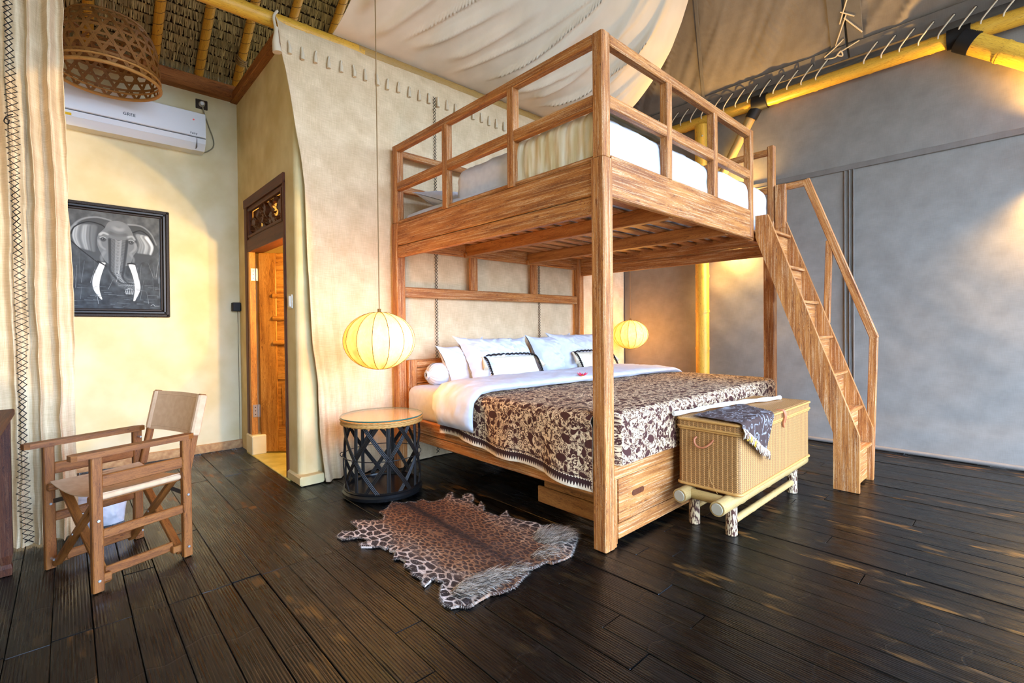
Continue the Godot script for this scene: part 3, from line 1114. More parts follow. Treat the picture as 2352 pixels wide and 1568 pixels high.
func build_thatch() -> void:
	var root := structure_node("ceiling_thatch", "dark straw thatch laid in courses over bamboo rafters")
	var under := MB.new()
	var zt := -0.6
	under.prism(Vector3(-3.05, 0, 0), Vector3(0, 0, 1), Vector3(0, 1, 0), PackedVector2Array([Vector2(-4.3, thatch_y(-4.3) + 0.10), Vector2(zt, thatch_y(zt) + 0.10), Vector2(zt, thatch_y(zt) + 0.3), Vector2(-4.3, thatch_y(-4.3) + 0.3)]), -4.1)
	part("thatch_backing", under, M.thatch_dark, root)
	var down := Vector3(0, -0.66, -1).normalized()
	var nrm := Vector3(0, -1, 0.66).normalized()
	var s := 0.0
	var r := RandomNumberGenerator.new()
	r.seed = 77
	while s < 2.6:
		var mb := MB.new()
		var z := -4.02 + s * 0.8346
		var y := thatch_y(z) + 0.05
		var x := -2.6
		while x < 0.75:
			var wd := r.randf_range(0.005, 0.011)
			var L := r.randf_range(0.045, 0.072)
			var lean := r.randf_range(-0.012, 0.012)
			var a := Vector3(x, y, z) - nrm * 0.012
			var tip := Vector3(x + lean, y, z) + down * L + nrm * r.randf_range(0.012, 0.035)
			var k := r.randf()
			mb.col = Color(0.34, 0.20, 0.07).lerp(Color(0.60, 0.40, 0.15), k) * r.randf_range(0.45, 1.0)
			mb.quad(a, tip, tip + Vector3(wd, 0, 0) - nrm * 0.002, a + Vector3(wd, 0, 0))
			mb.quad(tip, tip - nrm * 0.03, tip - nrm * 0.03 + Vector3(wd, 0, 0), tip + Vector3(wd, 0, 0))
			x += wd * 0.72
		part("thatch_course", mb, M.thatch, root)
		s += 0.088
	for x in [-2.35, -1.93, -1.47, -1.12, -0.80, -0.47, -0.1]:
		var z0 := -3.93 if x < -0.9 else -3.93
		var p0 := Vector3(x + 0.0, thatch_y(z0) - 0.02, z0)
		var p1 := Vector3(x + 0.0, thatch_y(-1.2) - 0.02, -1.2)
		var rf := part("rafter", rodm(p0, p1, 0.038, 14), M.rafter, root)
		if x == -0.80:
			var kt := MB.new()
			for q in 4:
				kt.tube(ring_pts(p0.lerp(p1, 0.075 + q * 0.006), (p1 - p0).normalized() + Vector3(0.1 * q, 0, 0), 0.046, 18), PackedFloat32Array([0.006]), 6, false, true)
			kt.tube(spline([p0.lerp(p1, 0.08) + Vector3(0.03, -0.03, 0.02), p0.lerp(p1, 0.07) + Vector3(0.06, -0.06, 0.0), p0.lerp(p1, 0.04) + Vector3(0.05, -0.07, 0.0)], 5), PackedFloat32Array([0.006]), 6)
			part("rope_tie", kt, M.cord, rf)
		var hel := PackedVector3Array()
		var d := (p1 - p0).normalized()
		var u := Vector3(1, 0, 0)
		var w := d.cross(u)
		var n := int((p1 - p0).length() / 0.012)
		for i in n + 1:
			var a := i * 0.75
			hel.append(p0 + d * (i * 0.012) + (u * cos(a) + w * sin(a)) * 0.0395)
		var hm := MB.new()
		hm.tube(hel, PackedFloat32Array([0.0028]), 4)
		part("binding", hm, M.twine, rf)


func bamboo_pole(a: Vector3, b: Vector3, r: float, m: Material, called: String, parent: Node, label := "") -> MeshInstance3D:
	var L := (b - a).length()
	var pts := PackedVector3Array()
	var rad := PackedFloat32Array()
	var d := (b - a) / L
	var nodes := []
	var q := rng.randf_range(0.15, 0.35)
	while q < L - 0.05:
		nodes.append(q)
		q += rng.randf_range(0.34, 0.48)
	var at := [[0.0, r]]
	for k in nodes:
		at.append([k - 0.02, r * 0.985])
		at.append([k - 0.006, r * 1.07])
		at.append([k, r * 1.0])
		at.append([k + 0.006, r * 1.06])
		at.append([k + 0.02, r * 0.985])
	at.append([L, r])
	for k in at:
		pts.append(a + d * k[0])
		rad.append(k[1])
	var mb := MB.new()
	mb.off = Vector2(rng.randf() * 3, rng.randf() * 3)
	mb.tube(pts, rad, 18, true)
	return part(called, mb, m, parent, label)


func wrapping(a: Vector3, b: Vector3, r: float, parent: Node) -> void:
	var n := maxi(3, int((b - a).length() / 0.012))
	var mb := MB.new()
	var pts := PackedVector3Array()
	var rad := PackedFloat32Array()
	for i in n * 2 + 1:
		pts.append(a.lerp(b, i / (n * 2.0)))
		rad.append(r * (1.0 if i % 2 == 0 else 0.965))
	mb.tube(pts, rad, 16)
	part("black_binding", mb, M.binding, parent)


const RX := 3.57
const RY := 3.80


func roof_at(k: float, z: float, lift := 0.0) -> Vector3:    # k metres up the slope
	var n := Vector3(-0.781, -0.625, 0)
	return Vector3(RX - 0.6247 * k, RY + 0.7809 * k, z) + n * lift


func build_tent() -> void:
	# side wall, a little slack
	var f := FastNoiseLite.new()
	f.seed = 3
	f.frequency = 0.6
	var nu := 90
	var nv := 60
	var P := PackedVector3Array()
	var U := PackedVector2Array()
	for j in nv:
		for i in nu:
			var z := lerpf(-2.42, 3.55, i / (nu - 1.0))
			var y := lerpf(0.0, 3.75, j / (nv - 1.0))
			var k := sin(PI * clampf(y / 2.77, 0, 1))
			var q := f.get_noise_3d(z * 1.4 + y * 1.1, y * 0.9 - z * 0.5, 0.0)
			var hem := exp(-y * 3.2)
			q += hem * 0.55 * sin((z * 1.1 - y * 1.2) * 9.0 + 2.0 * f.get_noise_2d(z * 3, 9.0))
			var x := TENT + 0.016 * q * (0.35 + k) + 0.02 * k - (0.02 * hem if y < 0.3 else 0.0)
			P.append(Vector3(x, y, z))
			U.append(Vector2(z, y))
	var mb := MB.new()
	mb.sheet(P, nu, nv, U, 0.02)
	var wall := structure("wall_right", mb, M.canvas, "grey brown canvas tent wall with stitched seams")
	var sb := MB.new()
	sb.bar(Vector3(TENT - 0.007, 2.765, -2.4), Vector3(TENT - 0.007, 2.765, 3.5), 0.012, 0.055, Vector3.UP, 0.004)
	sb.bar(Vector3(TENT - 0.010, 2.743, -2.4), Vector3(TENT - 0.010, 2.743, 3.5), 0.012, 0.006, Vector3.UP, 0.002)
	part("seam_band", sb, M.canvas_trim, wall)
	for z in [-0.02, 0.262, 0.30, 0.335]:
		if z > 0:
			part("seam", barm(Vector3(TENT + 0.008, 0.06, z), Vector3(TENT - 0.004, 2.74, z), 0.02, 0.010, Vector3(0, 0, 1)), M.canvas_trim, wall)
	part("hem_tube", rodm(Vector3(TENT - 0.03, 0.022, -2.3), Vector3(TENT - 0.03, 0.022, 3.5), 0.02, 10), M.canvas_trim, wall)
	part("edge_pole", rodm(Vector3(TENT - 0.02, 0, -2.325), Vector3(TENT - 0.02, 3.6, -2.325), 0.018, 10), M.brown_metal, wall)
	# roof canvas: the panel on either side of the laced joint, then the closing panels high above
	var roof := structure_node("ceiling_canvas", "brown canvas tent roof laced to the eaves beam")
	var fr := FastNoiseLite.new()
	fr.seed = 8
	fr.frequency = 0.5
	for pn in [[-2.45, 0.31, 0.0], [0.33, 3.6, 0.005]]:
		nu = 150
		nv = 60
		P = PackedVector3Array()
		U = PackedVector2Array()
		for j in nv:
			for i in nu:
				var z := lerpf(pn[0], pn[1], i / (nu - 1.0))
				var k := lerpf(0.03, 2.7, j / (nv - 1.0))
				var q := fr.get_noise_2d((z * 2.6 - k * 1.7) * 2.2, (k + z) * 0.45)
				var edge := clampf(k / 0.25, 0, 1)
				var pl := fr.get_noise_2d((z - k * 0.85) * 11.0, (k + z) * 0.5)
				pl = maxf(0.0, pl) * exp(-absf(k - 0.45) * 1.6) * edge
				P.append(roof_at(k, z, pn[2] + 0.045 * pl + 0.03 * q * edge - 0.03 * sin(PI * clampf(k / 2.7, 0, 1))))
				U.append(Vector2(z, k))
		mb = MB.new()
		mb.sheet(P, nu, nv, U, 0.012)
		part("roof_panel", mb, M.roof, roof)
		# broad hem along the eaves and the joint
		mb = MB.new()
		mb.bar(roof_at(0.075, pn[0], 0.012 + pn[2]), roof_at(0.075, pn[1], 0.012 + pn[2]), 0.13, 0.012, Vector3(-0.781, -0.625, 0), 0.003)
		var e: float = pn[1] - 0.06 if pn[0] < 0 else pn[0] + 0.06
		mb.bar(roof_at(0.15, e, 0.012 + pn[2]), roof_at(2.4, e + 0.12 * signf(e), 0.014), 0.12, 0.012, Vector3(-0.781, -0.625, 0), 0.003)
		part("roof_hem", mb, M.canvas_trim, roof)
	part("roof_seam", barm(roof_at(0.12, -1.10, 0.016), roof_at(2.4, -0.62, 0.03), 0.035, 0.008, Vector3(-0.781, -0.625, 0)), M.canvas_trim, roof)
	var top := MB.new()
	top.box(Vector3(-3.15, 5.86, -4.3), Vector3(2.0, 5.95, 3.6), 0.0)
	part("roof_top", top, M.roof, roof)
	var fly := MB.new()
	fly.bar(roof_at(-0.4, 0.57, -0.09), roof_at(2.85, 0.57, -0.11), 6.3, 0.01, Vector3(0.781, 0.625, 0), 0.002)
	part("fly_sheet", fly, M.roof, roof)
	part("eaves_flap", boxm(Vector3(TENT + 0.03, 3.55, -2.5), Vector3(TENT + 0.06, 4.1, 3.6), 0.0), M.roof, roof)
	var jb := MB.new()
	jb.bar(roof_at(0.0, 0.32, -0.02), roof_at(2.7, 0.32, -0.045), 0.2, 0.008, Vector3(-0.781, -0.625, 0), 0.002)
	part("joint_flap", jb, M.roof, roof)
	part("gable", boxm(Vector3(0.75, 3.40, -2.5), Vector3(TENT + 0.1, 5.95, -2.44), 0.0), M.roof, roof)
	# lacing: loops over the eaves beam
	var lace := 0
	var z := -1.75
	while z < 2.2:
		if absf(z - 0.32) > 0.16:
			var a := roof_at(0.065, z + 0.05, 0.028)
			var b := Vector3(RX - 0.075, 3.705, z - 0.045)
			var tb := MB.new()
			tb.tube(spline([a + Vector3(0.03, 0.02, 0.01), a, a.lerp(b, 0.5) + Vector3(-0.018, -0.006, 0), b, b + Vector3(0.02, -0.035, -0.005)], 4), PackedFloat32Array([0.0062]), 7)
			part("lacing_loop", tb, M.rope, roof)
			var ey := MB.new()
			ey.tube(ring_pts(a + Vector3(0.006, 0.004, 0), Vector3(-0.781, -0.625, 0), 0.011), PackedFloat32Array([0.0035]), 6, false, true)
			part("eyelet", ey, M.brown_metal, roof)
		z += 0.132
	var lx := [[0.16, 0.18, 0.40, 0.30], [0.20, 0.40, 0.38, 0.28], [0.34, 0.24, 0.56, 0.34], [0.36, 0.36, 0.44, 0.26], [0.62, 0.26, 0.78, 0.37], [0.60, 0.37, 0.86, 0.28], [0.92, 0.28, 1.1, 0.39], [0.9, 0.39, 1.16, 0.3]]
	for q in lx:
		part("joint_lacing", rodm(roof_at(q[0], q[1] + 0.05, 0.026), roof_at(q[2], q[3] + 0.05, 0.026), 0.006, 7), M.rope, roof)
	var tie := MB.new()
	tie.tube(spline([roof_at(0.10, 0.13, 0.03), roof_at(0.16, 0.24, 0.04), roof_at(0.20, 0.30, 0.03)], 5), PackedFloat32Array([0.006]), 7)
	tie.tube(spline([roof_at(0.08, 0.13, 0.03), roof_at(0.07, 0.22, 0.045), roof_at(0.11, 0.27, 0.05), roof_at(0.06, 0.28, 0.05), roof_at(0.09, 0.24, 0.05), roof_at(0.12, 0.34, 0.04), roof_at(0.14, 0.42, 0.03)], 5), PackedFloat32Array([0.006]), 7)
	part("knotted_tie", tie, M.rope, roof)
	# bamboo frame
	var post := thing("bamboo_post", Vector3(3.545, 0, -1.155), "thick golden bamboo post against the tent wall behind the bed", "post")
	bamboo_pole(Vector3.ZERO, Vector3(0, 3.6, 0), 0.078, M.bamboo, "pole", post)
	part("bolt", rodm(Vector3(-0.085, 3.45, 0.05), Vector3(-0.06, 3.45, 0.03), 0.008), M.steel, post)
	var beam := thing("bamboo_beam", Vector3(RX, 3.66, 0), "long golden bamboo eaves beam the canvas roof is laced to", "beam")
	for seg in [[-2.3, -0.60, 0.062], [-0.62, 1.06, 0.066], [1.04, 3.5, 0.07]]:
		bamboo_pole(Vector3(0, 0, seg[0]), Vector3(0, 0.0, seg[1]), seg[2], M.bamboo, "pole", beam)
	for q in [-0.50, 1.10]:
		wrapping(Vector3(0, 0, q - 0.075), Vector3(0, 0, q + 0.075), 0.082, beam)
	var br := thing("bamboo_brace", Vector3(3.545, 2.72, -1.08), "slanting bamboo brace from the post up to the eaves beam", "brace")
	bamboo_pole(Vector3(0.02, 0.0, 0.02), Vector3(0.035, 0.83, 0.49), 0.05, M.bamboo_pale, "pole", br)
	wrapping(Vector3(0.035, 0.80, 0.475), Vector3(0.035, 0.92, 0.55), 0.064, br)
	var b2 := thing("bamboo_brace", Vector3(3.55, 3.60, 1.14), "thick bamboo brace running down from the eaves beam at the upper right", "brace")
	bamboo_pole(Vector3(0.0, -0.02, 0.02), Vector3(0.0, -0.9, 1.1), 0.085, M.bamboo, "pole", b2)
	wrapping(Vector3(0, 0.02, -0.03), Vector3(0, -0.05, 0.06), 0.094, b2)
	# sconces on the canvas wall: light up and down
	for s in [[Vector3(3.56, 2.36, -0.78), "bamboo wall lamp on the canvas behind the loft bed", 20.0], [Vector3(3.56, 2.58, 1.76), "bamboo wall lamp on the canvas near the entrance", 36.0]]:
		var sc := thing("wall_lamp", s[0], s[1], "lamp")
		var cyl := MB.new()
		cyl.lathe(Vector3.ZERO, [Vector2(0.046, -0.13), Vector2(0.055, -0.13), Vector2(0.055, 0.13), Vector2(0.046, 0.13), Vector2(0.046, -0.13)], 20)
		part("shade", cyl, M.bamboo, sc)
		part("bracket", boxm(Vector3(0.05, -0.03, -0.03), Vector3(0.10, 0.03, 0.03)), M.brown_metal, sc)
		for up in [1.0, -1.0]:
			var disc := MB.new()
			disc.tube(PackedVector3Array([Vector3(0, up * 0.085, 0), Vector3(0, up * 0.09, 0)]), PackedFloat32Array([0.04]), 16)
			part("bulb", disc, M.bulb, sc)
			var sl := SpotLight3D.new()
			lamp(sl, Vector3(0, up * 0.10, 0), s[2], Color(1.0, 0.80, 0.44), 0.03, sc)
			sl.spot_angle = 62.0
			sl.spot_angle_attenuation = 0.9
			sl.rotation = Vector3(up * PI / 2, 0, 0)


func ring_pts(o: Vector3, nrm: Vector3, r: float, n := 14) -> PackedVector3Array:
	var u := nrm.cross(Vector3(0.2, 0.5, 0.9)).normalized()
	var w := nrm.normalized().cross(u)
	var out := PackedVector3Array()
	for i in n + 1:
		out.append(o + (u * cos(TAU * i / n) + w * sin(TAU * i / n)) * r)
	return out


func build_door() -> void:
	var d := structure_node("door_1", "dark carved wooden doorway with an orange panelled door standing ajar")
	var x := SIDE - 0.014
	var z0 := -3.735
	var z1 := -2.575
	part("jamb", boxm(Vector3(x, 0.19, z0), Vector3(x + 0.05, 2.42, z0 + 0.085)), M.frame_wood, d)
	part("inner_jamb", boxm(Vector3(x + 0.004, 0.19, z0 + 0.085), Vector3(x + 0.062, 1.97, z0 + 0.135)), M.door, d)
	part("jamb", boxm(Vector3(x, 0.0, z1 - 0.02), Vector3(x + 0.10, 2.42, z1 + 0.015)), M.frame_wood, d)
	part("head", boxm(Vector3(x - 0.006, 2.40, z0), Vector3(x + 0.07, 2.485, z1 + 0.015)), M.frame_wood, d)
	part("lintel", boxm(Vector3(x + 0.002, 1.965, z0 + 0.085), Vector3(x + 0.13, 2.085, z1 - 0.02)), M.frame_wood, d)
	part("plinth", boxm(Vector3(x - 0.01, 0, z0 - 0.005), Vector3(x + 0.12, 0.19, z0 + 0.2), 0.01), M.plaster, d)
	part("threshold", boxm(Vector3(x - 0.01, -0.02, z0), Vector3(x + 0.03, 0.006, -2.5)), M.bath_floor, d)
	# carved overlight: a pierced relief of scrolls and leaves
	var W := 110
	var H := 36
	var mask := PackedByteArray()
	mask.resize(128 * 128)
	var r := RandomNumberGenerator.new()
	r.seed = 21
	for i in 26:
		stamp(mask, 128, r.randf() * 128, 6 + r.randf() * 36, r.randf_range(7, 12), r.randf() * TAU, [2, 2, 3, 0, 1][i % 5])
	var za := z0 + 0.135
	var zb := z1 - 0.07
	var ya := 2.125
	var yb := 2.36
	var P := PackedVector3Array()
	var U := PackedVector2Array()
	for j in H:
		for i in W:
			var u := i / (W - 1.0)
			var w := j / (H - 1.0)
			var mx := 2 + int(u * 124)
			var my := 4 + int(w * 40)
			var h := 0.0
			for q in [[0, 0], [1, 0], [0, 1], [-1, 0], [0, -1]]:
				h += 0.2 if mask[clampi(my + q[1], 0, 127) * 128 + clampi(mx + q[0], 0, 127)] > 0 else 0.0
			P.append(Vector3(x + 0.05 - 0.032 * h, lerpf(ya, yb, w), lerpf(za, zb, u)))
			U.append(Vector2(u, w * 0.2))
	var mb := MB.new()
	mb.grid(P, W, H, U)
	# open the ground between the leaves in a few places so the washroom light shows
	var keep := PackedInt32Array()
	for k in range(0, mb.ix.size(), 6):
		var c := mb.v[mb.ix[k]]
		var open := false
		for hole in [[-3.22, 2.235, 0.035, 0.05], [-2.90, 2.255, 0.05, 0.06], [-2.72, 2.215, 0.03, 0.04], [-3.0, 2.315, 0.02, 0.02], [-3.33, 2.19, 0.015, 0.02]]:
			var dz: float = (c.z - hole[0]) / hole[2]
			var dy: float = (c.y - hole[1]) / hole[3]
			if dz * dz + dy * dy < 1.0 and c.x > x + 0.036:
				open = true
		if not open:
			for t in 6:
				keep.append(mb.ix[k + t])
	mb.ix = keep
	part("carved_panel", mb, M.carving, d)
	for q in [[ya - 0.02, ya + 0.005], [yb - 0.005, yb + 0.02]]:
		part("panel_moulding", boxm(Vector3(x + 0.002, q[0], za - 0.02), Vector3(x + 0.04, q[1], zb + 0.02), 0.008), M.frame_wood, d)
	for q in [[za - 0.02, za + 0.005], [zb - 0.005, zb + 0.02]]:
		part("panel_moulding", boxm(Vector3(x + 0.002, ya, q[0]), Vector3(x + 0.04, yb, q[1]), 0.008), M.frame_wood, d)
	part("panel_rail", boxm(Vector3(x + 0.012, 2.08, z0 + 0.08), Vector3(x + 0.05, ya - 0.018, z1)), M.frame_wood, d)
	part("panel_rail", boxm(Vector3(x + 0.012, yb + 0.018, z0 + 0.08), Vector3(x + 0.05, 2.402, z1)), M.frame_wood, d)
	part("panel_stile", boxm(Vector3(x + 0.012, 2.08, z0 + 0.08), Vector3(x + 0.05, 2.402, za - 0.018)), M.frame_wood, d)
	part("panel_stile", boxm(Vector3(x + 0.012, 2.08, zb + 0.018), Vector3(x + 0.05, 2.402, z1)), M.frame_wood, d)
	# the leaf, swung into the washroom about its left edge
	var leaf := Node3D.new()
	leaf.name = "door_leaf"
	d.add_child(leaf)
	leaf.position = Vector3(x + 0.092, 0.02, z0 + 0.145)
	leaf.rotation.y = deg_to_rad(48.0)
	var w := 0.86
	var top := 1.94
	var stile := func(lo: Vector3, hi: Vector3, m: Material = M.door) -> void: part("board", boxm(lo, hi, 0.006), m, leaf)
	stile.call(Vector3(-0.02, 0, 0), Vector3(0.02, top, 0.17))
	stile.call(Vector3(-0.02, 0, w - 0.15), Vector3(0.02, top, w))
	stile.call(Vector3(-0.02, 0, 0.17), Vector3(0.02, 0.22, w - 0.15))
	stile.call(Vector3(-0.02, top - 0.17, 0.17), Vector3(0.02, top, w - 0.15))
	var ys := [0.72, 1.0, 1.28, 1.52]
	for y in [1.06, 1.30, 1.52]:
		var rb := part("raised_bar", rodm(Vector3(-0.018, y, 0.14), Vector3(-0.018, y, w - 0.12), 0.022, 12), M.door, leaf)
	stile.call(Vector3(-0.012, 0.76, 0.17), Vector3(0.012, 1.04, w - 0.15))
	stile.call(Vector3(-0.012, 1.075, 0.17), Vector3(0.012, 1.285, w - 0.15))
	stile.call(Vector3(-0.012, 1.315, 0.17), Vector3(0.012, 1.505, w - 0.15))
	stile.call(Vector3(-0.012, 1.535, 0.17), Vector3(0.012, top - 0.17, w - 0.15))
	stile.call(Vector3(-0.02, 0.70, 0.17), Vector3(0.02, 0.78, w - 0.15))
	stile.call(Vector3(-0.008, 0.22, 0.17), Vector3(0.008, 0.70, w - 0.15))
	part("raised_panel", boxm(Vector3(-0.016, 0.27, 0.21), Vector3(-0.004, 0.65, 0.40), 0.006), M.door, leaf)
	part("raised_panel", boxm(Vector3(-0.016, 0.27, 0.45), Vector3(-0.004, 0.65, 0.66), 0.006), M.door, leaf)
	for y in [0.42, 1.75]:
		var hg := part("hinge", boxm(Vector3(x + 0.018, y - 0.06, z0 + 0.1345), Vector3(x + 0.062, y + 0.06, z0 + 0.139), 0.001), M.steel, d)
		part("hinge_knuckle", rodm(Vector3(x + 0.066, y - 0.06, z0 + 0.142), Vector3(x + 0.066, y + 0.06, z0 + 0.142), 0.008), M.steel, hg)
		part("hinge_plate", boxm(Vector3(x + 0.068, y - 0.06, z0 + 0.138), Vector3(x + 0.082, y + 0.06, z0 + 0.145), 0.001), M.steel, hg)
		for sy in [-0.035, 0.0, 0.035]:
			part("screw", rodm(Vector3(x + 0.04, y + sy, z0 + 0.137), Vector3(x + 0.04, y + sy, z0 + 0.1405), 0.005, 8), M.brown_metal, hg)


func build_alcove_things() -> void:
	# air conditioner on the back wall
	var ac := thing("air_conditioner", Vector3(-1.65, 2.93, BACK + 0.002), "white split air conditioner high on the back wall", "air conditioner")
	var w := 0.555
	var prof := PackedVector2Array([Vector2(0, 0.0), Vector2(0.13, 0.0), Vector2(0.19, 0.055), Vector2(0.205, 0.09), Vector2(0.205, 0.31), Vector2(0.19, 0.335), Vector2(0, 0.345)])
	var mb := MB.new()
	mb.prism(Vector3(w, 0, 0), Vector3(0, 0, 1), Vector3(0, 1, 0), prof, 2 * w)
	part("body", mb, M.plastic_white, ac)
	part("front_panel", boxm(Vector3(-w + 0.004, 0.105, 0.20), Vector3(w - 0.004, 0.33, 0.218), 0.008), M.plastic_white, ac)
	part("panel_gap", boxm(Vector3(-w + 0.002, 0.096, 0.198), Vector3(w - 0.002, 0.104, 0.2065), 0.001), M.slot, ac)
	part("air_flap", barm(Vector3(-w + 0.05, 0.026, 0.163), Vector3(w - 0.1, 0.026, 0.163), 0.006, 0.085, Vector3(0, 0.68, 0.73)), M.plastic_white, ac)
	part("end_gap", boxm(Vector3(w - 0.075, 0.01, 0.135), Vector3(w - 0.071, 0.1, 0.2065), 0.0005), M.slot, ac)
	part("sticker", barm(Vector3(-w + 0.03, 0.066, 0.1985), Vector3(-w + 0.16, 0.066, 0.1985), 0.003, 0.02, Vector3(0, 0.92, 0.39)), M.yellow_sticker, ac)
	var led := MB.new()
	led.tube(PackedVector3Array([Vector3(w - 0.10, 0.255, 0.217), Vector3(w - 0.10, 0.255, 0.2195)]), PackedFloat32Array([0.008]), 12)
	part("indicator_light", led, M.red_light, ac)
	for q in [["GREE", Vector3(-0.02, 0.165, 0.2185), 0.0016, 22], ["Fairy", Vector3(w - 0.10, 0.128, 0.2185), 0.0012, 20]]:
		var tm := TextMesh.new()
		tm.text = q[0]
		var sf := SystemFont.new()
		sf.font_names = PackedStringArray(["Droid Sans"])
		sf.font_weight = 700
		tm.font = sf
		tm.font_size = q[3]
		tm.pixel_size = q[2]
		tm.depth = 0.001
		var lg := part("lettering", tm, M.gray_print, ac)
		lg.position = q[1]
	var so := thing("wall_socket", Vector3(-1.09, 3.43, BACK), "brown square wall socket with a white plug at the air conditioner", "socket")
	part("plate", boxm(Vector3(-0.05, -0.045, 0), Vector3(0.05, 0.045, 0.012), 0.003), M.brown_metal, so)
	var pg := MB.new()
	pg.tube(PackedVector3Array([Vector3(0, 0, 0.012), Vector3(0, 0, 0.04), Vector3(0, -0.003, 0.046)]), PackedFloat32Array([0.027, 0.025, 0.016]), 16)
	part("plug", pg, M.plastic_white, so)
	var cb := MB.new()
	cb.tube(spline([Vector3(0, -0.02, 0.04), Vector3(0.02, -0.10, 0.03), Vector3(0.055, -0.2, 0.015), Vector3(0.095, -0.32, 0.01), Vector3(0.09, -0.40, 0.012), Vector3(0.03, -0.46, 0.02), Vector3(-0.02, -0.475, 0.03)]), PackedFloat32Array([0.0055]), 8)
	part("cable", cb, M.gray_cord, so)
	# framed picture
	var pf := thing("framed_picture", Vector3(-1.775, 1.835, BACK), "black framed grey painting of a tusked elephant facing forward", "picture")
	pf.rotation.z = deg_to_rad(-0.3)
	var hw := 0.40
	var hh := 0.495
	for k in 3:
		var o := [0.0, 0.028, 0.052][k] as float
		var t := [0.03, 0.026, 0.02][k] as float
		var dp := [0.026, 0.036, 0.022][k] as float
		var m: Material = [M.frame_carved, M.frame_black, M.frame_carved][k]
		var fm := MB.new()
		for q in [[Vector3(-hw + o, hh - o - t / 2, dp / 2), Vector3(hw - o, hh - o - t / 2, dp / 2)], [Vector3(-hw + o, -hh + o + t / 2, dp / 2), Vector3(hw - o, -hh + o + t / 2, dp / 2)], [Vector3(-hw + o + t / 2, -hh + o, dp / 2), Vector3(-hw + o + t / 2, hh - o, dp / 2)], [Vector3(hw - o - t / 2, -hh + o, dp / 2), Vector3(hw - o - t / 2, hh - o, dp / 2)]]:
			var side: bool = absf((q[1] - q[0]).y) > 0.1
			fm.bar(q[0], q[1], dp if not side else t, t if not side else dp, Vector3.UP if not side else Vector3(0, 0, 1), 0.008)
		part(["carved_edge", "frame", "inner_lip"][k], fm, m, pf)
	var bead := MB.new()
	for i in 46:
		var a := lerpf(-hw + 0.012, hw - 0.012, i / 45.0)
		for sgn in [-1.0, 1.0]:
			bead.bar(Vector3(a - 0.005, sgn * (hh - 0.013), 0.026), Vector3(a + 0.005, sgn * (hh - 0.013), 0.026), 0.006, 0.012, Vector3.UP, 0.003)
	for i in 56:
		var a := lerpf(-hh + 0.012, hh - 0.012, i / 55.0)
		for sgn in [-1.0, 1.0]:
			bead.bar(Vector3(sgn * (hw - 0.013), a - 0.005, 0.026), Vector3(sgn * (hw - 0.013), a + 0.005, 0.026), 0.012, 0.006, Vector3(0, 0, 1), 0.003)
	tag(part("beading", bead, M.frame_carved, pf), "", "", "", "stuff")
	var cv := MB.new()
	var cx := hw - 0.068
	var cy := hh - 0.068
	cv.quad(Vector3(-cx, -cy, 0.012), Vector3(cx, -cy, 0.012), Vector3(cx, cy, 0.012), Vector3(-cx, cy, 0.012), Rect2(0, 1, 1, -1))
	cv.quad(Vector3(cx, -cy, 0.004), Vector3(-cx, -cy, 0.004), Vector3(-cx, cy, 0.004), Vector3(cx, cy, 0.004))
	part("painting", cv, M.picture, pf)
	# power adaptor in the corner
	var ad := thing("power_adaptor", Vector3(-0.822, 1.447, BACK), "small black power adaptor plugged in beside the doorway corner", "adaptor")
	part("body", boxm(Vector3(-0.04, -0.045, 0.004), Vector3(0.04, 0.045, 0.06), 0.008), M.plastic_black, ad)
	part("pins", boxm(Vector3(-0.03, -0.03, 0), Vector3(0.03, 0.03, 0.006), 0.001), M.plastic_white, ad)
	var cw := MB.new()
	cw.tube(spline([Vector3(0.012, -0.045, 0.03), Vector3(0.018, -0.1, 0.02), Vector3(0.02, -0.6, 0.012), Vector3(0.02, -1.36, 0.012)]), PackedFloat32Array([0.003]), 6)
	part("cable", cw, M.gray_cord, ad)
	var ls := thing("light_switch", Vector3(SIDE, 1.435, -2.455), "white light switch on the wall end beside the doorway", "switch")
	part("plate", boxm(Vector3(-0.012, -0.055, -0.04), Vector3(0, 0.055, 0.04), 0.003), M.steel, ls)
	part("rocker", boxm(Vector3(-0.02, -0.042, -0.022), Vector3(-0.010, 0.042, 0.022), 0.003), M.plastic_white, ls)
	# open-weave basket lampshade hung under the thatch
	var bk := thing("basket_lampshade", Vector3(-1.826, 3.17, -3.35), "open woven bamboo basket shade hanging under the thatch", "lampshade")
	var H := 0.43
	var rad := func(y: float) -> float: return spl(y, [[0.0, 0.325], [0.05, 0.325], [0.16, 0.322], [0.28, 0.31], [0.36, 0.285], [0.43, 0.235]])
	for sgn in [1.0, -1.0]:
		for i in 20:
			var pts := PackedVector3Array()
			var P := PackedVector3Array()
			var U := PackedVector2Array()
			for j in 15:
				var y := H * j / 14.0
				var a: float = TAU * i / 20.0 + sgn * y * 1.75
				var r: float = rad.call(y) + sgn * 0.0025 + 0.002 * sin(j * PI + i)
				for e in [-1.0, 1.0]:
					var ay: float = clampf(y - e * sgn * 0.007, 0.0, H)
					var aa: float = a + e * 0.028
					P.append(Vector3(r * cos(aa), ay, r * sin(aa)))
					U.append(Vector2(y, e * 0.01))
			var s := MB.new()
			s.off = Vector2(rng.randf(), rng.randf())
			s.sheet(P, 2, 15, U, 0.002)
			part("strip", s, M.cane, bk)
	for y in [0.075, 0.14, 0.205, 0.27, 0.33, 0.385]:
		var hoop := MB.new()
		hoop.lathe(Vector3(0, y, 0), [Vector2(rad.call(y) - 0.0015, -0.009), Vector2(rad.call(y) + 0.0015, -0.009), Vector2(rad.call(y) + 0.0015, 0.009), Vector2(rad.call(y) - 0.0015, 0.009), Vector2(rad.call(y) - 0.0015, -0.009)], 40)
		part("hoop", hoop, M.cane, bk)
